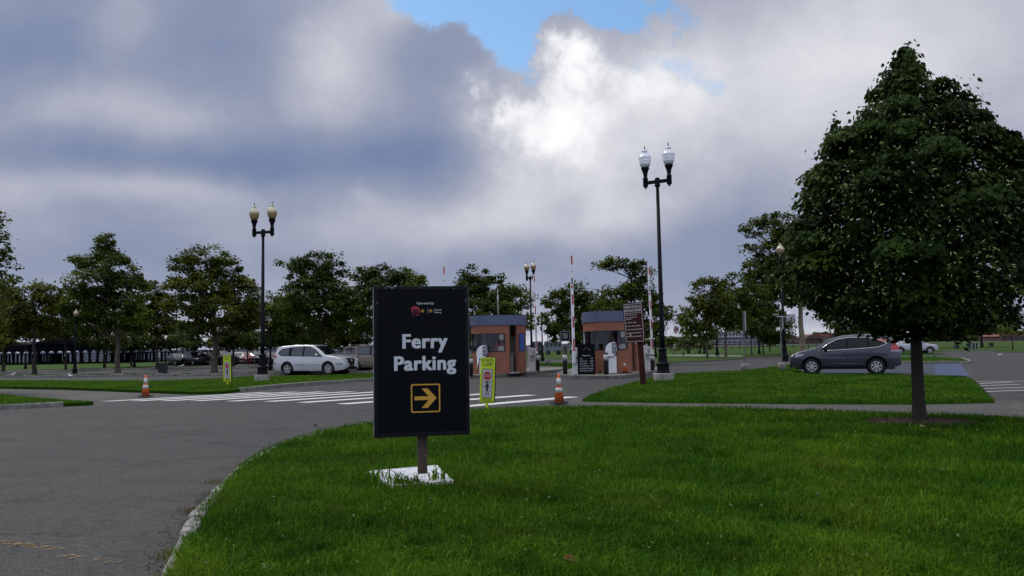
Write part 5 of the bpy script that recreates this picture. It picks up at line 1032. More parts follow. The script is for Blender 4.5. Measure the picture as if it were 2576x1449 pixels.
    for sg_ in sides:
        side = lambda x, z, o_=.008: (x, sg_*(Y(x,z)+o_), z)
        if detail or True:
            for nm, lo, hi in S['win']: 
                w_ = patch(lo, hi, 14, 5, side, 'side_window', S.get('glassm', M_tint))
        if S.get('chrome'):
            lo, hi = S['chrome']; pl = [side(x,z,.014) for x, z in lo]+[side(x,z,.014) for x, z in hi[::-1]]; pl.append(pl[0]); q = MB(); q.tube(pl, .014 if not S.get('thinchrome') else .008, 6); q.build('window_trim', M_chrome if S['chrome_m'] else M_trim, r)
        if detail:
            q = MB()
            for xd in S.get('seams', []): q.tube([side(xd, sill+.06, .001), side(xd, .68, .001), side(xd, zb-.02, .001)], .006, 5)
            q.build('door_seams', M_trim, r)
            q = MB()
            for xd, zd in S.get('handles', []): q.tube([side(xd-.09,zd,.012), side(xd-.05,zd,.03), side(xd+.05,zd,.03), side(xd+.09,zd,.012)], .014, 6)
            q.build('door_handle', M_trim if S.get('darkhandle') else pm_, r)
            if 'mould' in S:
                q = MB(); z_ = S['mould']; q.tube([side(xr+R_*1.45,z_,.008), side(0,z_,.012), side(xf-R_*1.4,z_+.01,.008)], .020, 6); q.build('side_moulding', S.get('mould_m', pm_), r)
            if 'crease' in S:
                q = MB(); q.tube([side(x,z,.002) for x,z in S['crease']], .012, 6); q.build('body_crease', pm_, r)
            # mirror
            xm, zm = S['mirror']; q = MB(); y_ = Y(xm, zm); q.lathe([(.01,-.085),(.07,-.07),(.095,0),(.07,.07),(.01,.085)], n=12); q.v = [(xm+a*.75, sg_*(y_+.11)+b_*.9, zm+.03+c) for a,b_,c in q.v]; q.box((xm+.03, sg_*(y_+.02), zm-.03), (.06,.12,.03)); q.build('mirror', S.get('mirror_m', pm_), r)
        # cladding lips around the arches
        if S.get('lip'):
            for xa in (xf, xr):
                q = MB(); q.tube([side(xa+R_*1.22*math.cos(R(a_)), R_+R_*1.22*math.sin(R(a_)), .0) for a_ in range(8,173,11)], .03, 6); q.build('arch_trim', S['lip'], r)
        # wheels
        for xa in (xf, xr):
            yo = W2_*.97; wn_ = 'wheel'; q = MB(); q.lathe([(R_*.62,-.10),(R_*.93,-.11),(R_,-.08),(R_,.08),(R_*.93,.11),(R_*.66,.105),(R_*.60,.085)], n=28)
            q.v = [(a+xa, sg_*(yo-.11+c), b_+R_) for a,b_,c in q.v]; wh = q.build(wn_, M_tyre, r)
            q = MB(); q.lathe([(R_*.62,-.02),(R_*.62,.085)], n=24); q.v = [(a+xa, sg_*(yo-.13+c), b_+R_) for a,b_,c in q.v]; q.build('hub_well', M_well, wh)
            q = MB(); ns = S.get('spokes',5); ro = R_*.64
            q.ring([(ro*math.cos(6.2832*i/30), ro*math.sin(6.2832*i/30)) for i in range(30)], [(ro*.90*math.cos(6.2832*i/30), ro*.90*math.sin(6.2832*i/30)) for i in range(30)], .03)
            for i in range(ns):
                for da in ((-.20,.20) if S.get('double',True) else (0,)):
                    a_ = 6.2832*i/ns+.3; a2 = a_+da; wd = .026 if S.get('double',True) else .038
                    d1 = Vector((math.cos(a2), math.sin(a2))); d0 = Vector((math.cos(a_+da*.4), math.sin(a_+da*.4))); n1v = Vector((-d1.y,d1.x))
                    p = [d0*ro*.15-n1v*wd*.5, d1*ro*.93-n1v*wd, d1*ro*.93+n1v*wd, d0*ro*.15+n1v*wd*.5]; q.prism([(v_.x, v_.y) for v_ in p], .025)
            q.prism([(.05*math.cos(6.28*i/10), .05*math.sin(6.28*i/10)) for i in range(10)], .02, Matrix.Translation((0,-.008,0)))
            q.v = [(a+xa, sg_*(yo-.012-b_), c+R_) for a,b_,c in q.v]; q.build('rim', M_alloy, wh)
    # windscreens
    for nm, (xa, xb, ya, yb) in S['glass'].items():
        q = MB(); vs = []; n_ = 8; mth = 8
        for i in range(n_+1):
            x = xa+(xb-xa)*i/n_; t_ = topz(x); hw = (ya+(yb-ya)*i/n_)*Y(x, t_-.07)
            for j in range(mth+1):
                f_ = -1+2*j/mth; vs.append((x+(.012 if nm == 'windscreen' else -.012), hw*f_, t_+.030-.028*abs(f_)**2.5))
        q.add(vs, [(i*(mth+1)+j, (i+1)*(mth+1)+j, (i+1)*(mth+1)+j+1, i*(mth+1)+j+1) for i in range(n_) for j in range(mth)], True); q.build(nm, M_tint, r)
    def front(y, z, o_=.012):
        lo_, hi_ = L1-1.2, L1
        for x in np.linspace(L1, L1-1.3, 131):
            if topz(x)+.022*(1-min(1,abs(y)/W2_)**2)-.055*max(0,(abs(y)/W2_-.70)/.3) >= z and Y(x,z) >= abs(y): return (x+o_+.012, y, z)
        return (L1-1.3, y, z)
    def rear(y, z, o_=.012):
        for x in np.linspace(L0, L0+.9, 91):
            if topz(x)-.02 >= z and Y(x,z) >= abs(y): return (x-o_, y, z)
        return (L0+.9, y, z)
    for nm, m2, lo, hi in S.get('front', []):
        patch(lo, hi, 12, 5, front, nm, m2)
        if lo[0][0] >= 0 and nm in ('headlight','fog_light','grille_side'): patch([(-a,b_) for a,b_ in lo[::-1]], [(-a,b_) for a,b_ in hi[::-1]], 12, 5, front, nm, m2)
    for nm, m2, lo, hi in S.get('rear', []):
        patch(lo, hi, 8, 4, rear, nm, m2)
        if lo[0][0] > 0 and nm == 'tail_light': patch([(-a,b_) for a,b_ in lo[::-1]], [(-a,b_) for a,b_ in hi[::-1]], 8, 4, rear, nm, m2)
    for nm, m2, lo, hi in S.get('sidepatch', []):
        for sg_ in sides: patch(lo, hi, 10, 5, lambda x, z: (x, sg_*(Y(x,z)+.010), z), nm, m2)
    if S.get('rails'):
        for sg_ in sides: q = MB(); x0, x1 = S['rails']; yy = Y(x0, zr)*.86; q.tube([(x0,sg_*yy,zr-.02),(x0+.12,sg_*yy,zr+.05),((x0+x1)/2,sg_*yy,zr+.07),(x1-.12,sg_*yy,zr+.05),(x1,sg_*yy,zr-.0)], .018, 6); q.build('roof_rail', M_alu, r)
    return r
# grey compact SUV
crv = dict(glassm=M_priv, x=(-2.20,2.33), w=1.82, axle=(1.40,-1.22), wr=.345, belt=1.02, roof=1.66, sill=.28, nose=.75, tail=.5, tumble=.74,
  under=lambda x: .24+max(0,(x-1.95))*.35+max(0,-(x+1.75))*.35,
  top=[(-2.20,.62),(-2.17,.98),(-2.08,1.18),(-1.93,1.45),(-1.80,1.60),(-1.50,1.65),(-.6,1.67),(.1,1.63),(.55,1.52),(1.0,1.27),(1.28,1.12),(1.7,1.03),(2.05,.93),(2.22,.83),(2.30,.68),(2.33,.50)],
  win=[('w',[(-1.60,1.28),(-1.30,1.16),(-.95,1.13)],[(-1.60,1.30),(-1.30,1.44),(-.95,1.50)]),('w',[(-.90,1.12),(-.12,1.07)],[(-.90,1.505),(-.5,1.53),(-.12,1.52)]),('w',[(-.04,1.065),(.92,1.01)],[(-.04,1.52),(.35,1.44),(.66,1.27),(.92,1.05)])],
  chrome=([(-1.68,1.29),(-1.35,1.14),(-.9,1.10),(0,1.05),(1.12,.99)],[(-1.68,1.30),(-1.30,1.47),(-.85,1.545),(-.2,1.555),(.3,1.49),(.7,1.29),(1.12,.995)]), chrome_m=True,
  seams=[1.0,-.08,-.98], handles=[(.05,.95),(-1.05,1.02)], mirror=(.80,1.03), mirror_m=M_trim, glass={'windscreen':(.62,1.20,.90,.93),'rear_window':(-2.05,-1.86,.80,.78)},
  crease=[(.95,.83),(.4,.86),(-.1,.90),(-.55,.93)], mould=.46, lip=M_trim, spokes=7, double=False,
  front=[('headlight',M_lens,[(.50,.80),(.62,.74),(.80,.76)],[(.50,.84),(.62,.85),(.80,.92)]),('grille',M_trim,[(-.48,.62),(0,.58),(.48,.62)],[(-.48,.80),(0,.80),(.48,.80)]),('bumper_intake',M_trim,[(-.7,.26),(0,.24),(.7,.26)],[(-.7,.42),(0,.40),(.7,.42)])],
  rear=[('tail_light',M_tail,[(.62,.98),(.80,1.0)],[(.62,1.45),(.80,1.55)])],
  sidepatch=[('tail_light',M_tail,[(-2.14,1.00),(-2.0,1.00),(-1.86,1.01),(-1.80,1.02)],[(-2.14,1.10),(-2.02,1.30),(-1.92,1.47),(-1.80,1.03)]),('reverse_light',M_lens,[(-2.15,.95),(-1.82,.955)],[(-2.15,.995),(-1.82,.985)]),('lower_cladding',M_trim,[(-.80,.27),(.95,.27)],[(-.80,.36),(.95,.35)]),('headlight',M_lens,[(1.72,.83),(2.08,.74)],[(1.72,.87),(2.08,.86)])])
def wheels_to(S, uf, ur, df, dr, z=0.0):      # car placed by its two visible wheels
    F_ = Q(uf, 940, df); B_ = Q(ur, 940, dr); F_.z = B_.z = z; a = math.atan2(F_.y-B_.y, F_.x-B_.x); xf, xr = S['axle']
    sc_ = (F_-B_).length/(xf-xr); n_ = Vector((-math.sin(a), math.cos(a),0)); off = S['w']/2*.97*sc_
    if n_.y < 0: n_ = -n_
    c = F_+n_*off-Vector((math.cos(a), math.sin(a),0))*xf*sc_; return c, a, sc_
c, a, sc_ = wheels_to(crv, 2043, 2206, 35.9, 34.9); c.z = .0; print('SUV', c, math.degrees(a), sc_)
vehicle('grey_suv','dark grey compact SUV with chrome window line parked side on in the blue bay','SUV',c,a,paint('grey_car_paint',(.036,.042,.060),.35),crv,scale=sc_).scale.z *= 1.045
# silver SUV
pf = dict(x=(-2.52,2.48), w=1.96, axle=(1.46,-1.44), wr=.375, belt=1.12, roof=1.76, sill=.30, nose=.62, tail=.5, tumble=.76,
  under=lambda x: .26+max(0,(x-2.1))*.2+max(0,-(x+2.0))*.3,
  top=[(-2.52,.70),(-2.48,1.08),(-2.38,1.30),(-2.28,1.55),(-2.22,1.66),(-1.9,1.71),(-1.0,1.765),(0.0,1.76),(.35,1.71),(.75,1.50),(1.18,1.20),(1.35,1.14),(1.9,1.07),(2.25,.97),(2.42,.84),(2.48,.60)],
  win=[('w',[(-2.02,1.22),(-1.85,1.17),(-1.35,1.16)],[(-2.02,1.38),(-1.85,1.50),(-1.35,1.57)]),('w',[(-1.27,1.155),(-.35,1.13)],[(-1.15,1.58),(-.8,1.62),(-.35,1.635)]),('w',[(-.24,1.13),(.95,1.10)],[(-.24,1.635),(.1,1.62),(.45,1.50),(.95,1.15)])],
  chrome=([(-2.08,1.24),(-1.88,1.15),(-1.3,1.13),(-.3,1.11),(1.05,1.07)],[(-2.08,1.38),(-1.88,1.53),(-1.2,1.62),(-.3,1.66),(.12,1.645),(.5,1.50),(1.05,1.09)]), chrome_m=False, thinchrome=True,
  seams=[1.02,-.28,-1.30], handles=[(-.12,1.02),(-1.28,1.03)], mirror=(.72,1.14), glass={'windscreen':(.42,1.27,.90,.93),'rear_window':(-2.44,-2.26,.78,.76)},
  mould=.62, mould_m=M_alu, spokes=5, double=True,
  front=[('headlight',M_lens,[(.47,.88),(.70,.84),(.93,.90)],[(.47,.97),(.70,.99),(.93,1.04)]),('grille',mat('grille_black',(.006,.006,.008),.3),[(-.36,.74),(-.26,.66),(.26,.66),(.36,.74)],[(-.36,.94),(-.26,.96),(.26,.96),(.36,.94)]),
     ('grille_side',M_chrome,[(.37,.70),(.44,.78)],[(.37,.97),(.44,.97)]),('bumper_intake',M_trim,[(-.72,.34),(-.4,.30),(.4,.30),(.72,.34)],[(-.72,.36),(-.4,.46),(.4,.46),(.72,.36)]),('number_plate',M_plate,[(-.16,.50),(.16,.50)],[(-.16,.63),(.16,.63)]),
     ('plate_mount',M_trim,[(-.25,.46),(.25,.46)],[(-.25,.66),(.25,.66)]),('fog_light',M_lens,[(.66,.42),(.80,.42)],[(.66,.54),(.80,.54)]),('bumper_strip',M_chrome,[(-.5,.27),(.5,.27)],[(-.5,.30),(.5,.30)])],
  sidepatch=[('tail_light',M_tail,[(-2.44,1.0),(-2.20,1.02)],[(-2.44,1.10),(-2.20,1.20)]),('bumper_strip',M_trim,[(-2.46,.66),(-2.25,.66)],[(-2.46,.70),(-2.25,.70)]),('bumper_strip',M_trim,[(2.02,.62),(2.40,.62)],[(2.02,.66),(2.40,.66)])],
  rear=[('tail_light',M_tail,[(.60,1.0),(.85,1.0)],[(.60,1.15),(.85,1.2)])])
c, a, sc_ = wheels_to(pf, 825, 722, 46.8, 47.83); print('SILVER', c, math.degrees(a), sc_)
sv = vehicle('silver_suv','silver SUV with black grille parked behind the grass verge','SUV',c,a,paint('silver_paint',(.62,.63,.64),.30),pf,scale=sc_); sv.scale.z *= 1.03
b3 = [q for q in sv.children if q.name.startswith('grille')][0]
mb = MB(); ro = .075; mb.ring([(ro*math.cos(6.28*i/20), ro*math.sin(6.28*i/20)*.95) for i in range(20)], [(ro*.72*math.cos(6.28*i/20), ro*.70*math.sin(6.28*i/20)) for i in range(20)], .012); mb.box((0,0,0),(.20,.014,.028))
mb.v = [(2.455+.035-y, x, z+.83) for x,y,z in mb.v]; mb.build('grille_emblem', M_alloy, b3)
mb = MB(); mb.box((0,0,1.775),(.9,.75,.012)); mb.v = [(x-.25,y,z+.006) for x,y,z in mb.v]; mb.build('sunroof', M_tint, sv)
pil = dict(x=(-2.40,2.36), w=1.96, axle=(1.40,-1.30), wr=.37, belt=1.13, roof=1.78, sill=.32, nose=.5, tail=.35, tumble=.80,
  top=[(-2.40,.75),(-2.37,1.12),(-2.24,1.60),(-2.15,1.74),(-1.0,1.78),(.1,1.77),(.40,1.68),(1.05,1.22),(1.25,1.17),(2.1,1.05),(2.32,.92),(2.36,.60)],
  win=[('w',[(-2.05,1.19),(-1.30,1.18)],[(-2.05,1.45),(-1.95,1.60),(-1.30,1.64)]),('w',[(-1.12,1.18),(-.22,1.16)],[(-1.12,1.65),(-.22,1.66)]),('w',[(-.12,1.16),(.98,1.15)],[(-.12,1.66),(.18,1.62),(.55,1.42),(.98,1.18)])],
  chrome=([(-1.15,1.15),(-.1,1.14),(1.05,1.12)],[(-1.15,1.68),(-.1,1.69),(.2,1.65),(.6,1.43),(1.05,1.14)]), chrome_m=False, thinchrome=True,
  seams=[.95,-.17,-1.2], handles=[(-.02,1.03),(-1.05,1.04)], darkhandle=True, mirror=(.75,1.17), glass={'windscreen':(.46,1.18,.90,.93),'rear_window':(-2.34,-2.20,.8,.8)}, mould=.66, spokes=5, rails=(-1.9,-.1),
  sidepatch=[('lower_cladding',mat('tan_cladding',(.16,.135,.10),.5),[(-.85,.34),(.95,.34)],[(-.85,.52),(.95,.52)])],
  front=[('headlight',M_lens,[(.52,.82),(.85,.84)],[(.52,.96),(.85,.98)]),('grille',M_trim,[(-.45,.78),(.45,.78)],[(-.45,.96),(.45,.96)])])
cp = c+Vector((3.1,4.1,0)); vehicle('tan_suv','two tone tan SUV with roof rails parked behind the silver one','SUV',cp,a+R(3),paint('tan_paint',(.42,.36,.28),.3),pil,scale=.97)
# pickups
pk = dict(x=(-2.65,2.65), w=1.85, axle=(1.62,-1.62), wr=.38, belt=1.12, roof=1.74, sill=.42, nose=.5, tail=.3, tumble=.78,
  top=[(-2.65,.80),(-2.64,1.16),(-.72,1.16),(-.70,1.20),(-.62,1.60),(-.5,1.72),(.35,1.73),(.62,1.62),(1.12,1.20),(1.25,1.15),(2.2,1.08),(2.55,.98),(2.65,.65)],
  win=[('w',[(-.48,1.20),(-.22,1.18)],[(-.48,1.55),(-.22,1.60)]),('w',[(-.10,1.18),(.95,1.16)],[(-.10,1.62),(.35,1.62),(.60,1.50),(.95,1.20)])], seams=[.95,-.16,-.72], handles=[(.02,1.03)], mirror=(.72,1.18),
  glass={'windscreen':(.62,1.15,.9,.93)}, spokes=6, double=False, front=[('headlight',M_lens,[(.5,.85),(.8,.87)],[(.5,1.0),(.8,1.02)]),('grille',M_trim,[(-.45,.70),(.45,.70)],[(-.45,.98),(.45,.98)])], lip=M_trim,
  sidepatch=[('tail_light',M_tail,[(-2.6,.9),(-2.5,.9)],[(-2.6,1.12),(-2.5,1.12)])])
c, a, sc_ = wheels_to(pk, 2342, 2272, 82, 82); c.z = 0; c = Vector((c.x*.97, c.y*.97, 0))
vehicle('pickup_truck','silver pickup truck behind the linden trunk','pickup truck',c,R(-4),paint('silver_truck_paint',(.42,.43,.46),.5),pk,scale=.88)
vehicle('pickup_truck','white pickup truck parked just beyond the silver one','pickup truck',c+Vector((1.6,4.5,0)),R(-14),paint('white_truck_paint',(.60,.61,.64),.1),pk,scale=.93)
# dark parked cars in the far row
sed = dict(glassm=M_priv, x=(-2.35,2.35), w=1.82, axle=(1.40,-1.38), wr=.33, belt=.92, roof=1.45, sill=.25, nose=.6, tail=.5, tumble=.74,
  top=[(-2.35,.55),(-2.30,.92),(-2.1,1.05),(-1.65,1.10),(-1.0,1.40),(-.5,1.46),(.2,1.44),(.5,1.34),(1.05,1.0),(1.3,.95),(2.1,.82),(2.32,.65),(2.35,.45)],
  win=[('w',[(-1.35,.99),(-.45,.96)],[(-1.35,1.10),(-1.0,1.30),(-.45,1.37)]),('w',[(-.36,.96),(.85,.95)],[(-.36,1.375),(.1,1.35),(.45,1.24),(.85,1.0)])], seams=[.9,-.4], handles=[(-.2,.86)], mirror=(.65,.98),
  glass={'windscreen':(.50,1.05,.9,.93),'rear_window':(-1.65,-1.05,.88,.88)}, spokes=5, front=[('headlight',M_lens,[(.45,.62),(.75,.64)],[(.45,.74),(.75,.78)]),('grille',M_trim,[(-.4,.5),(.4,.5)],[(-.4,.70),(.4,.70)]),('number_plate',M_plate,[(-.2,.38),(.2,.38)],[(-.2,.48),(.2,.48)])])
DP = [(449,919,-50,sed,(.020,.024,.034),'black sedan, leftmost of the dark cars parked beyond the tree rows'),(492,919,-48,crv,(.014,.015,.020),'black SUV with bright roof line, second of the dark parked cars'),(536,918.5,-48,pil,(.012,.013,.018),'black boxy SUV behind the mottled tree trunk'),(566,918,-50,pil,(.014,.014,.018),'black SUV directly behind the small crosswalk sign'),
      (602,915,-70,sed,(.35,.36,.38),'white parked car seen between two thin trunks'),(628,915,-65,sed,(.22,.015,.02),'dark red parked car beside the white one'),(652,915,-60,crv,(.012,.012,.015),'black SUV parked left of the cream double lamp'),(684,915,-55,sed,(.012,.012,.016),'black car parked just left of the silver SUV tail')]
for i, (u,v,ang_,S_,col,lab) in enumerate(DP):
    p = P(u,v,0); S2 = dict(S_); S2['chrome'] = S_.get('chrome') if u == 492 else None
    if u == 492: S2['thinchrome'] = False
    vehicle('parked_car',lab,'car',p,R(ang_),mat('far_car_%d'%i,tuple(x*.6 for x in col) if max(col) < .1 else col,.4,0,spec=.35),S2,group='cars parked beyond the tree rows',scale=.92,detail=False)

# ------------------------------------------------------------------ gulls
def gull(u, v, label, rz, s=1.0):
    b = P(u,v,0.0); r = thing('gull', label, 'gull', b, rz, 'gulls on the asphalt'); r.scale = (s,)*3
    q = MB(); q.tube([(-.26,0,.17),(-.16,0,.19),(-.04,0,.20),(.07,0,.22),(.13,0,.27),(.15,0,.32),(.19,0,.335),(.225,0,.335)], [.012,.05,.075,.07,.045,.038,.036,.008], 10); q.build('body', mat('gull_white',(.62,.62,.60),.7), r)
    for sg_ in (1,-1):
        q = MB(); q.tube([(.06,sg_*.062,.235),(-.06,sg_*.078,.225),(-.20,sg_*.045,.205),(-.32,sg_*.02,.185)], [.02,.035,.022,.004], 6); q.build('wing', mat('gull_grey',(.25,.26,.28),.7), r)
        q = MB(); q.tube([(0,sg_*.03,.14),(.0,sg_*.03,.01),(.05,sg_*.03,.004)], .007, 5); q.build('leg', mat('gull_leg',(.35,.2,.1),.6), r)
    q = MB(); q.tube([(.22,0,.335),(.27,0,.325)], [.010,.003], 6); q.build('beak', mat('gull_beak',(.5,.3,.03),.5), r)
gull(30,951,'gull standing at the left edge beyond the grass verge',R(15)); gull(176,953,'small white gull in the middle of the left asphalt aisle',R(150),.85); gull(456,928,'distant gull between the two tree rows',R(40),1.1)
b = P(2517,894,0); q = MB(); q.tube([(-.25,0,.03),(0,0,.07),(.22,.05,.03)],[.02,.07,.01],7); tag(q.build('litter', MATS['gull_white'], None, b), 'scrap of white litter on the open lot at the far right','litter')

# ------------------------------------------------------------------ open train shed on the left
sh = thing('open_shed','long dark open shed with arches on columns behind the left trees','shed',P(-140,921,.03)); d0_ = sh.location.y; ks = d0_/FPX; Lx = 490*ks
M_iron = mat('dark_iron',(.004,.005,.009),.9,spec=.05,var=(1,.4)); M_shroof = mat('shed_roof',(.034,.031,.028),.95,spec=.05,var=(.4,.5))
def uz(v): return (Q(100, v, d0_).z)-.03
zs_, zt_ = uz(890), uz(868)
for row in range(4):
    dy = row*7.0; nb_ = 23; q = MB()
    bw_ = Lx/nb_
    for i in range(nb_):                      # arched valance
        x0 = i*bw_; poly = [(x0,zt_)]+[(x0+bw_*.10,zt_)]; ar_ = [(x0+bw_/2-(bw_*.40)*math.cos(R(a_)), zs_+ (zt_-zs_)*.28*math.sin(R(a_))) for a_ in range(0,181,20)]
        ins = [(x0,zs_-.12),(x0+bw_*.10,zs_-.12)]+ar_+[(x0+bw_*.90,zs_-.12),(x0+bw_,zs_-.12)]; poly = [(x0+bw_,zt_),(x0,zt_)]+ins
        q.prism(poly, .25, Matrix.Translation((0,dy,0)))
    if row == 0: q.build('arched_valance', M_iron, sh)
    cq = MB()
    for i in range(nb_+1): cc_ = MB(); cc_.lathe([(.22,0),(.22,.25),(.15,.3),(.15,zs_-.2),(.24,zs_-.1),(.26,zs_)], (i*bw_,dy+.12,0), 10); cc_.build('column', M_iron, sh)
q = MB(); hz = uz(849)
for k_, (x0, x1, ht) in enumerate(((0,Lx*.44,uz(857)),(Lx*.44,Lx*.78,uz(848)),(Lx*.78,Lx,uz(868)))):
    n_ = 16; pl = [(x0+(x1-x0)*i/n_, zt_+(ht-zt_)*math.sin(math.pi*i/n_)**.7) for i in range(n_+1)]
    q.prism(pl, 24, Matrix.Translation((0,.0,0)))
q.build('roof', M_shroof, sh)
q = MB(); q.prism([(Lx*.42,zt_-.02),(Lx*.47,uz(862)),(Lx*.55,uz(858)),(Lx*.66,uz(858)),(Lx*.76,uz(864)),(Lx*.79,zt_-.02)], .3, Matrix.Translation((0,-.32,0))); q.build('gable', M_iron, sh)
# chain link fence along the shore
fn = thing('shore_fence','tall dark mesh fence along the shore behind the far parked cars','fence',P(200,912,.03)); kf = fn.location.y/FPX; Lf = 880*kf; hf = 1.35
for i in range(60):
    q = MB(); q.tube([(i*Lf/59,0,0),(i*Lf/59,0,hf)], .035, 6); q.build('fence_post', M_ink, fn)
q = MB()
for z_ in (.08,.45,.9,hf): q.tube([(0,0,z_),(Lf,0,z_)], .022, 4)
n_ = int(Lf/.5)
for i in range(n_): q.tube([(i*.5,0,.05),(i*.5,0,hf)], .012, 3)
q.build('mesh', M_ink, fn)

# ------------------------------------------------------------------ far side of the park: buildings, water tower, hills
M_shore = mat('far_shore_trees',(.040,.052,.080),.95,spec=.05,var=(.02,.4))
def ridge(name, u0, u1, d, vf, seed, m_, label=None, kind='structure', amp=2.0, step=6, thick=60, base=0, cat=None):
    random.seed(seed); q = MB(); us = np.arange(u0, u1+step, step); n_ = len(us); vs = []
    ph = [random.uniform(0,6.28) for _ in range(6)]
    for i, u in enumerate(us):
        vtop = vf(u)+amp*(.6*math.sin(u*.013+ph[0])+.35*math.sin(u*.05+ph[1])+.25*math.sin(u*.17+ph[2]))+random.uniform(-.35,.35)*amp
        p = Q(u, vtop, d); vs += [(p.x, d, base-.5), (p.x, d+thick*.25, base+(p.z-base)*.7), (p.x, d+thick*.6, p.z), (p.x, d+thick, base-.5)]
    fs = [(4*i+j, 4*(i+1)+j, 4*(i+1)+j+1, 4*i+j+1) for i in range(n_-1) for j in range(3)]
    q.add(vs, fs, True); return tag(q.build(name, m_), label, cat, None, kind)
hor = lambda u: 870+.01745*(1288-u)
ridge('hills', -500, 1500, 1500, lambda u: hor(u)-5.0 if u < 900 else hor(u)-1.6, 3, M_shore, amp=1.6, thick=200)
ridge('hills', 1400, 3200, 1400, lambda u: hor(u)-3, 5, M_shore, amp=1.8, thick=200)
M_wood2 = mat('far_woods',(.016,.032,.018),.95,var=(.25,.6),bump=(.6,1))
# wooded far bank made of leafy clumps
def woods(name, label, u0, u1, d, vf, n, seed, leaf=1.3):
    rg = np.random.default_rng(seed); us = rg.uniform(u0, u1, n); C = []
    for u in us:
        vt = vf(u)+2.2*math.sin(u*.045)+1.5*math.sin(u*.13+1); pt_ = Q(u, vt, d); z = rg.uniform(0, 1)**.6*pt_.z; C.append((pt_.x+rg.normal(0,1), d+rg.uniform(-12,12)*(1-z/(pt_.z+8)), z))
    C = np.array(C); V, T_ = leaves(C, leaf, .3); cn = Vector((float(C[:,0].mean()), d, 0)); V = V-np.array(cn); o = raw_mesh(name, V, T_, np.repeat(np.clip(rg.normal(.3,.15,n),0,1),4), M_leaf2); o.location = cn; return tag(o, label, 'woods', None, 'stuff')
woods('far_woods','low dark wood behind the flag and round bushes',1560,1760,300,lambda u: 851+(6 if u<1660 else 0)-3*math.sin((u-1650)/40), 2600, 1, 1.5)
woods('far_woods','distant tree line between the water tower and the red roofed building',2050,2300,420,lambda u: 841, 2600, 2, 2.0)
woods('far_woods','distant dark tree line behind the pickup trucks',2240,2700,380,lambda u: 838, 5200, 3, 2.2)
def far_building(name, label, cat, u0, u1, d, vbase=None): 
    p0 = Q(u0, 860, d); r = thing(name, label, cat, (p0.x, d, 0)); k = d/FPX; return r, k, (u1-u0)*k, lambda v, u=(u0+u1)/2: Q(u, v, d).z
M_wb = mat('far_white_wood',(.40,.40,.42),.7,var=(.3,.2)); M_slateb = mat('far_slate_wall',(.085,.090,.12),.8,var=(.2,.3)); M_wind = mat('far_window_dark',(.02,.022,.03),.3); M_brick = mat('far_brick',(.085,.050,.046),.85,var=(.4,.4)); M_rroof = mat('far_red_roof',(.095,.050,.046),.85,var=(.3,.35)); M_redr2 = mat('far_bright_red_roof',(.21,.075,.065),.8,var=(.3,.25)); M_gr = mat('far_grey_roof',(.16,.15,.16),.8)
r, k, L, zv = far_building('terminal_building','long pale wooden terminal building with turret across the park','building',1782,1968,400)
q = MB(); q.box((L/2,8,zv(857)/2), (L,16,zv(857))); q.build('lower_wall', M_slateb, r)
q = MB(); q.box((L/2,8,(zv(857)+zv(845))/2), (L-.2,15.6,zv(845)-zv(857)-.1)); q.build('middle_wall', M_slateb, r)
q = MB(); q.box((L*.46,8,(zv(846)+zv(839))/2+.3), (L*.86,13,zv(839)-zv(846)+.6)); q.build('upper_wall', M_wb, r)
q = MB(); q.box((L/2,7.9,zv(847)), (L+.6,17,.55)); q.box((L/2,7.9,zv(857)), (L+.4,16.6,.35)); q.build('cornice', M_wb, r)
q = MB(); q.prism([(L*.02,zv(838.5)),(L*.92,zv(838.5)),(L*.88,zv(837)),(L*.06,zv(836.5))], 14, Matrix.Translation((0,1,0))); q.build('roof', M_gr, r)
for i in range(20):
    x_ = L*.05+i*L*.043
    fr_ = MB(); fr_.box((x_,1.35,(zv(844.5)+zv(840))/2), (.95,.2,zv(840)-zv(844.5)+.3)); fw_ = fr_.build('window', M_wb, r)
    q = MB(); q.box((x_,1.22,(zv(844.5)+zv(840))/2), (.62,.1,zv(840)-zv(844.5))); q.build('pane', M_wind, fw_)
for i in range(14):
    x_ = L*.04+i*L*.07; q = MB(); q.box((x_,-.15,(zv(863)+zv(859))/2), (.3,.3,zv(857)-zv(868))); q.build('veranda_post', M_wb, r)
q = MB(); q.box((L/2,-.1,zv(863)), (L,.12,.25)); q.box((L/2,-.12,zv(853)), (L,.12,.2)); q.build('railing', M_wb, r)
for i in range(13): q = MB(); q.box((L*.075+i*L*.07,-.05,(zv(862)+zv(858))/2), (1.5,.1,zv(858)-zv(862)+.2)); q.build('arch_opening', M_wind, r)
q = MB(); xt = (1848-1782)*k; q.lathe([(3.0,zv(838.5)),(3.0,zv(833)),(3.4,zv(832.5)),(3.4,zv(831.5))], (xt,6,0), 8, False); tr_ = q.build('turret', M_wb, r)
q = MB(); q.lathe([(3.5,zv(832)),(2.9,zv(826)),(2.0,zv(820)),(.3,zv(816)),(.1,zv(812))], (xt,6,0), 8, False); q.build('turret_roof', M_rroof, tr_)
r, k, L, zv = far_building('brick_building','low brick building with dull red roofs below the water tower','building',1945,2062,390)
q = MB(); q.box((L/2,8,zv(852)/2), (L,16,zv(852))); q.build('wall', M_brick, r)
q = MB(); q.prism([(-.5,zv(852)),(L*.55,zv(852)),(L*.5,zv(843)),(L*.04,zv(843))], 14, Matrix.Translation((0,1,0))); q.prism([(L*.56,zv(853)),(L+.5,zv(853)),(L*.92,zv(846)),(L*.62,zv(846))], 12, Matrix.Translation((0,.5,0))); q.build('roof', M_rroof, r)
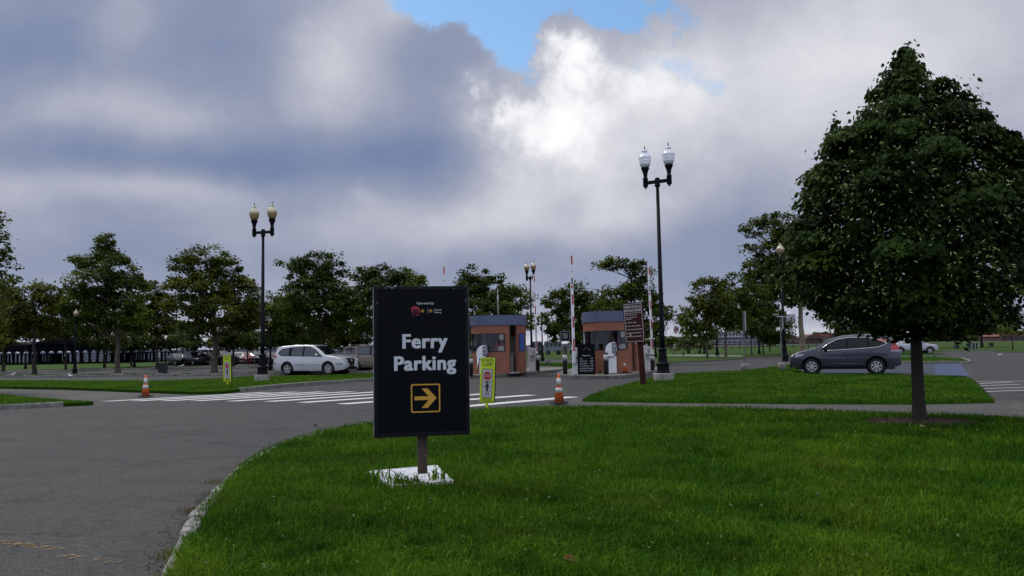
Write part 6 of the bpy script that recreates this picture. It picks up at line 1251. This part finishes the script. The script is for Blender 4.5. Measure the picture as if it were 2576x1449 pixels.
for i in range(9): q = MB(); q.box((L*.06+i*L*.105,-.05,zv(858)), (1.0,.2,1.3)); w_ = q.build('window', M_wb, r); q = MB(); q.box((L*.06+i*L*.105,-.16,zv(858)), (.7,.1,1.0)); q.build('pane', M_wind, w_)
r, k, L, zv = far_building('brick_building','brick building with long bright red roof right of the pale curved trunk','building',2036,2110,370)
q = MB(); q.box((L/2,8,zv(848)/2), (L,16,zv(848))); q.build('wall', M_brick, r)
q = MB(); q.prism([(-.4,zv(848)),(L+.4,zv(847)),(L*.98,zv(840)),(L*.12,zv(840))], 14, Matrix.Translation((0,1,0))); q.build('roof', M_redr2, r)
q = MB(); q.prism([(-4,zv(852)),(L*.42,zv(852)),(L*.25,zv(843)),(-1,zv(843))], 5, Matrix.Translation((0,-4,0))); q.build('porch_roof', M_rroof, r)
q = MB(); q.box((L*.16-2,-1.5,zv(853)/2), (L*.45,4,zv(853))); q.build('porch', M_brick, r)
for i in range(6): q = MB(); q.box((L*.48+i*L*.09,-.05,zv(855)), (.9,.2,1.3)); w_ = q.build('window', M_wb, r); q = MB(); q.box((L*.48+i*L*.09,-.16,zv(855)), (.6,.1,1.0)); q.build('pane', M_wind, w_)
r, k, L, zv = far_building('brick_building','brick building with red roof at the far right edge under the linden leaves','building',2520,2640,330)
q = MB(); q.box((L/2,8,zv(845)/2), (L,16,zv(845))); q.build('wall', M_brick, r)
q = MB(); q.prism([(-.4,zv(845)),(L+.4,zv(845)),(L*.95,zv(837)),(L*.08,zv(837))], 14, Matrix.Translation((0,1,0))); q.build('roof', M_redr2, r)
for i in range(8): q = MB(); q.box((L*.08+i*L*.12,-.05,zv(849)), (1.0,.2,1.2)); q.build('window', M_wind, r)
# water tower
pw_ = Q(1989, 840, 420); r = thing('water_tower','white water tower with conical roof behind the park trees','water tower',(pw_.x,420,0)); k = 420/FPX; zz = lambda v: Q(1989, v, 420).z; rt = 12.5*k
M_tank = mat('tank_white',(.50,.52,.58),.5,var=(.4,.12))
q = MB(); q.lathe([(.4,zz(820)),(rt*.55,zz(815)),(rt,zz(810)),(rt,zz(792)),(rt*1.03,zz(791))], n=24); q.build('tank', M_tank, r)
q = MB(); q.lathe([(rt*1.06,zz(791)),(rt*.1,zz(780.5)),(.12,zz(779))], n=24, smooth=False); q.build('roof', M_tank, r)
q = MB(); q.ring([(rt*1.15*math.cos(6.28*i/24), rt*1.15*math.sin(6.28*i/24)) for i in range(24)], [(rt*math.cos(6.28*i/24), rt*math.sin(6.28*i/24)) for i in range(24)], .25); q.v = [(x,z,zz(810)+y) for x,y,z in q.v]; q.build('gallery', M_tank, r)
for i in range(4): a_ = R(45+90*i); q = MB(); q.tube([(rt*1.15*math.cos(a_), rt*1.15*math.sin(a_), 0),(rt*.85*math.cos(a_), rt*.85*math.sin(a_), zz(812))], .20, 6); q.build('leg', M_tank, r)
q = MB(); q.tube([(0,0,0),(0,0,zz(818))], .45, 10); 
q.build('riser', M_tank, r)
for z_ in (zz(832), zz(822)):
    for i in range(4): a_, b_ = R(45+90*i), R(135+90*i); q = MB(); rr__ = rt; q.tube([(rr__*math.cos(a_),rr__*math.sin(a_),z_),(rr__*math.cos(b_),rr__*math.sin(b_),z_)], .10, 5); q.build('brace', M_tank, r)
# flag
pf_ = Q(1708.5, 860, 190); r = thing('flag_pole','striped flag flying from a pole far across the park','flag',(pf_.x,190,0)); zz = lambda v: Q(1708.5, v, 190).z; k = 190/FPX
q = MB(); q.tube([(0,0,0),(0,0,zz(819))], .05, 6); q.build('pole', M_alu, r)
def wavy(x0, x1, z0, z1, nm, m_, off):
    q = MB(); n_ = 8; vs = []
    for s_ in (0,.02):
        for i in range(n_+1):
            x = x0+(x1-x0)*i/n_; y = .12*math.sin(x*5)+off+s_
            for z in (z0,z1): vs.append((-x, y, z-.18*x))
    m1 = 2*(n_+1); fs = []
    for i in range(n_): fs += [(2*i,2*i+1,2*i+3,2*i+2), (m1+2*i,m1+2*i+2,m1+2*i+3,m1+2*i+1)]
    q.add(vs, fs, True); return q.build(nm, m_, r)
zt0, zb0 = zz(822), zz(834); wf = 13*k; hs = (zt0-zb0)/13
fl = wavy(.05, wf, zb0, zt0, 'flag', mat('flag_white',(.5,.5,.5),.7), 0)
for i in range(7): w_ = wavy(.05 if i > 3 or True else .05, wf, zb0+2*i*hs, zb0+(2*i+1)*hs, 'stripe', mat('flag_red',(.35,.03,.04),.7), -.03); w_.parent = fl
w_ = wavy(.05, wf*.42, zt0-hs*7, zt0, 'canton', mat('flag_blue',(.03,.04,.14),.7), -.06); w_.parent = fl
# park railing and low wall beyond the lawn, trailers between the booths
rl = thing('park_railing','dark railing along the far edge of the park lawn','railing',(Q(1300,870,150).x,150,0)); Lr = (Q(2150,870,150).x-Q(1300,870,150).x)
q = MB(); 
for z_ in (.55,1.1): q.tube([(0,0,z_),(Lr,0,z_)], .05, 4)
q.build('rail', M_ink, rl)
for i in range(45): q = MB(); q.tube([(i*Lr/44,0,0),(i*Lr/44,0,1.12)], .06, 4); q.build('railing_post', M_ink, rl)
def trailer(u, w, d, label, col):
    p = Q(u, 880, d); r = thing('site_trailer', label, 'trailer', (p.x,d,0), 0, 'trailers beyond the booths'); k = d/FPX; L = w*k
    q = MB(); q.box((0,1.2,1.35), (L,2.4,1.5)); q.build('body', mat('trailer_'+label[:5],col,.6,var=(.6,.2)), r, bevel=.08)
    for i in range(4): q = MB(); q.box((-L*.36+i*L*.24,-.01,1.6), (L*.16,.05,.5)); q.build('window', M_wind, r)
    for x_ in (-L*.3,L*.3): q = MB(); q.lathe([(.38,-.12),(.38,.12)], n=14); q.v = [(x+x_,z,y+.38) for x,y,z in q.v]; q.build('wheel', M_tyre, r)
    q = MB(); q.box((0,1.2,2.13),(L*.9,2.2,.08)); q.build('roof', M_grey, r)
trailer(1392, 44, 125, 'grey trailer with a row of windows seen left of the notice sign', (.16,.18,.22)); trailer(1350, 26, 128, 'dark trailer seen beside the left booth barrier cabinet', (.05,.06,.08)); trailer(1445, 22, 126, 'pale trailer between the notice post and the barrier arm', (.22,.23,.25))
q = MB()
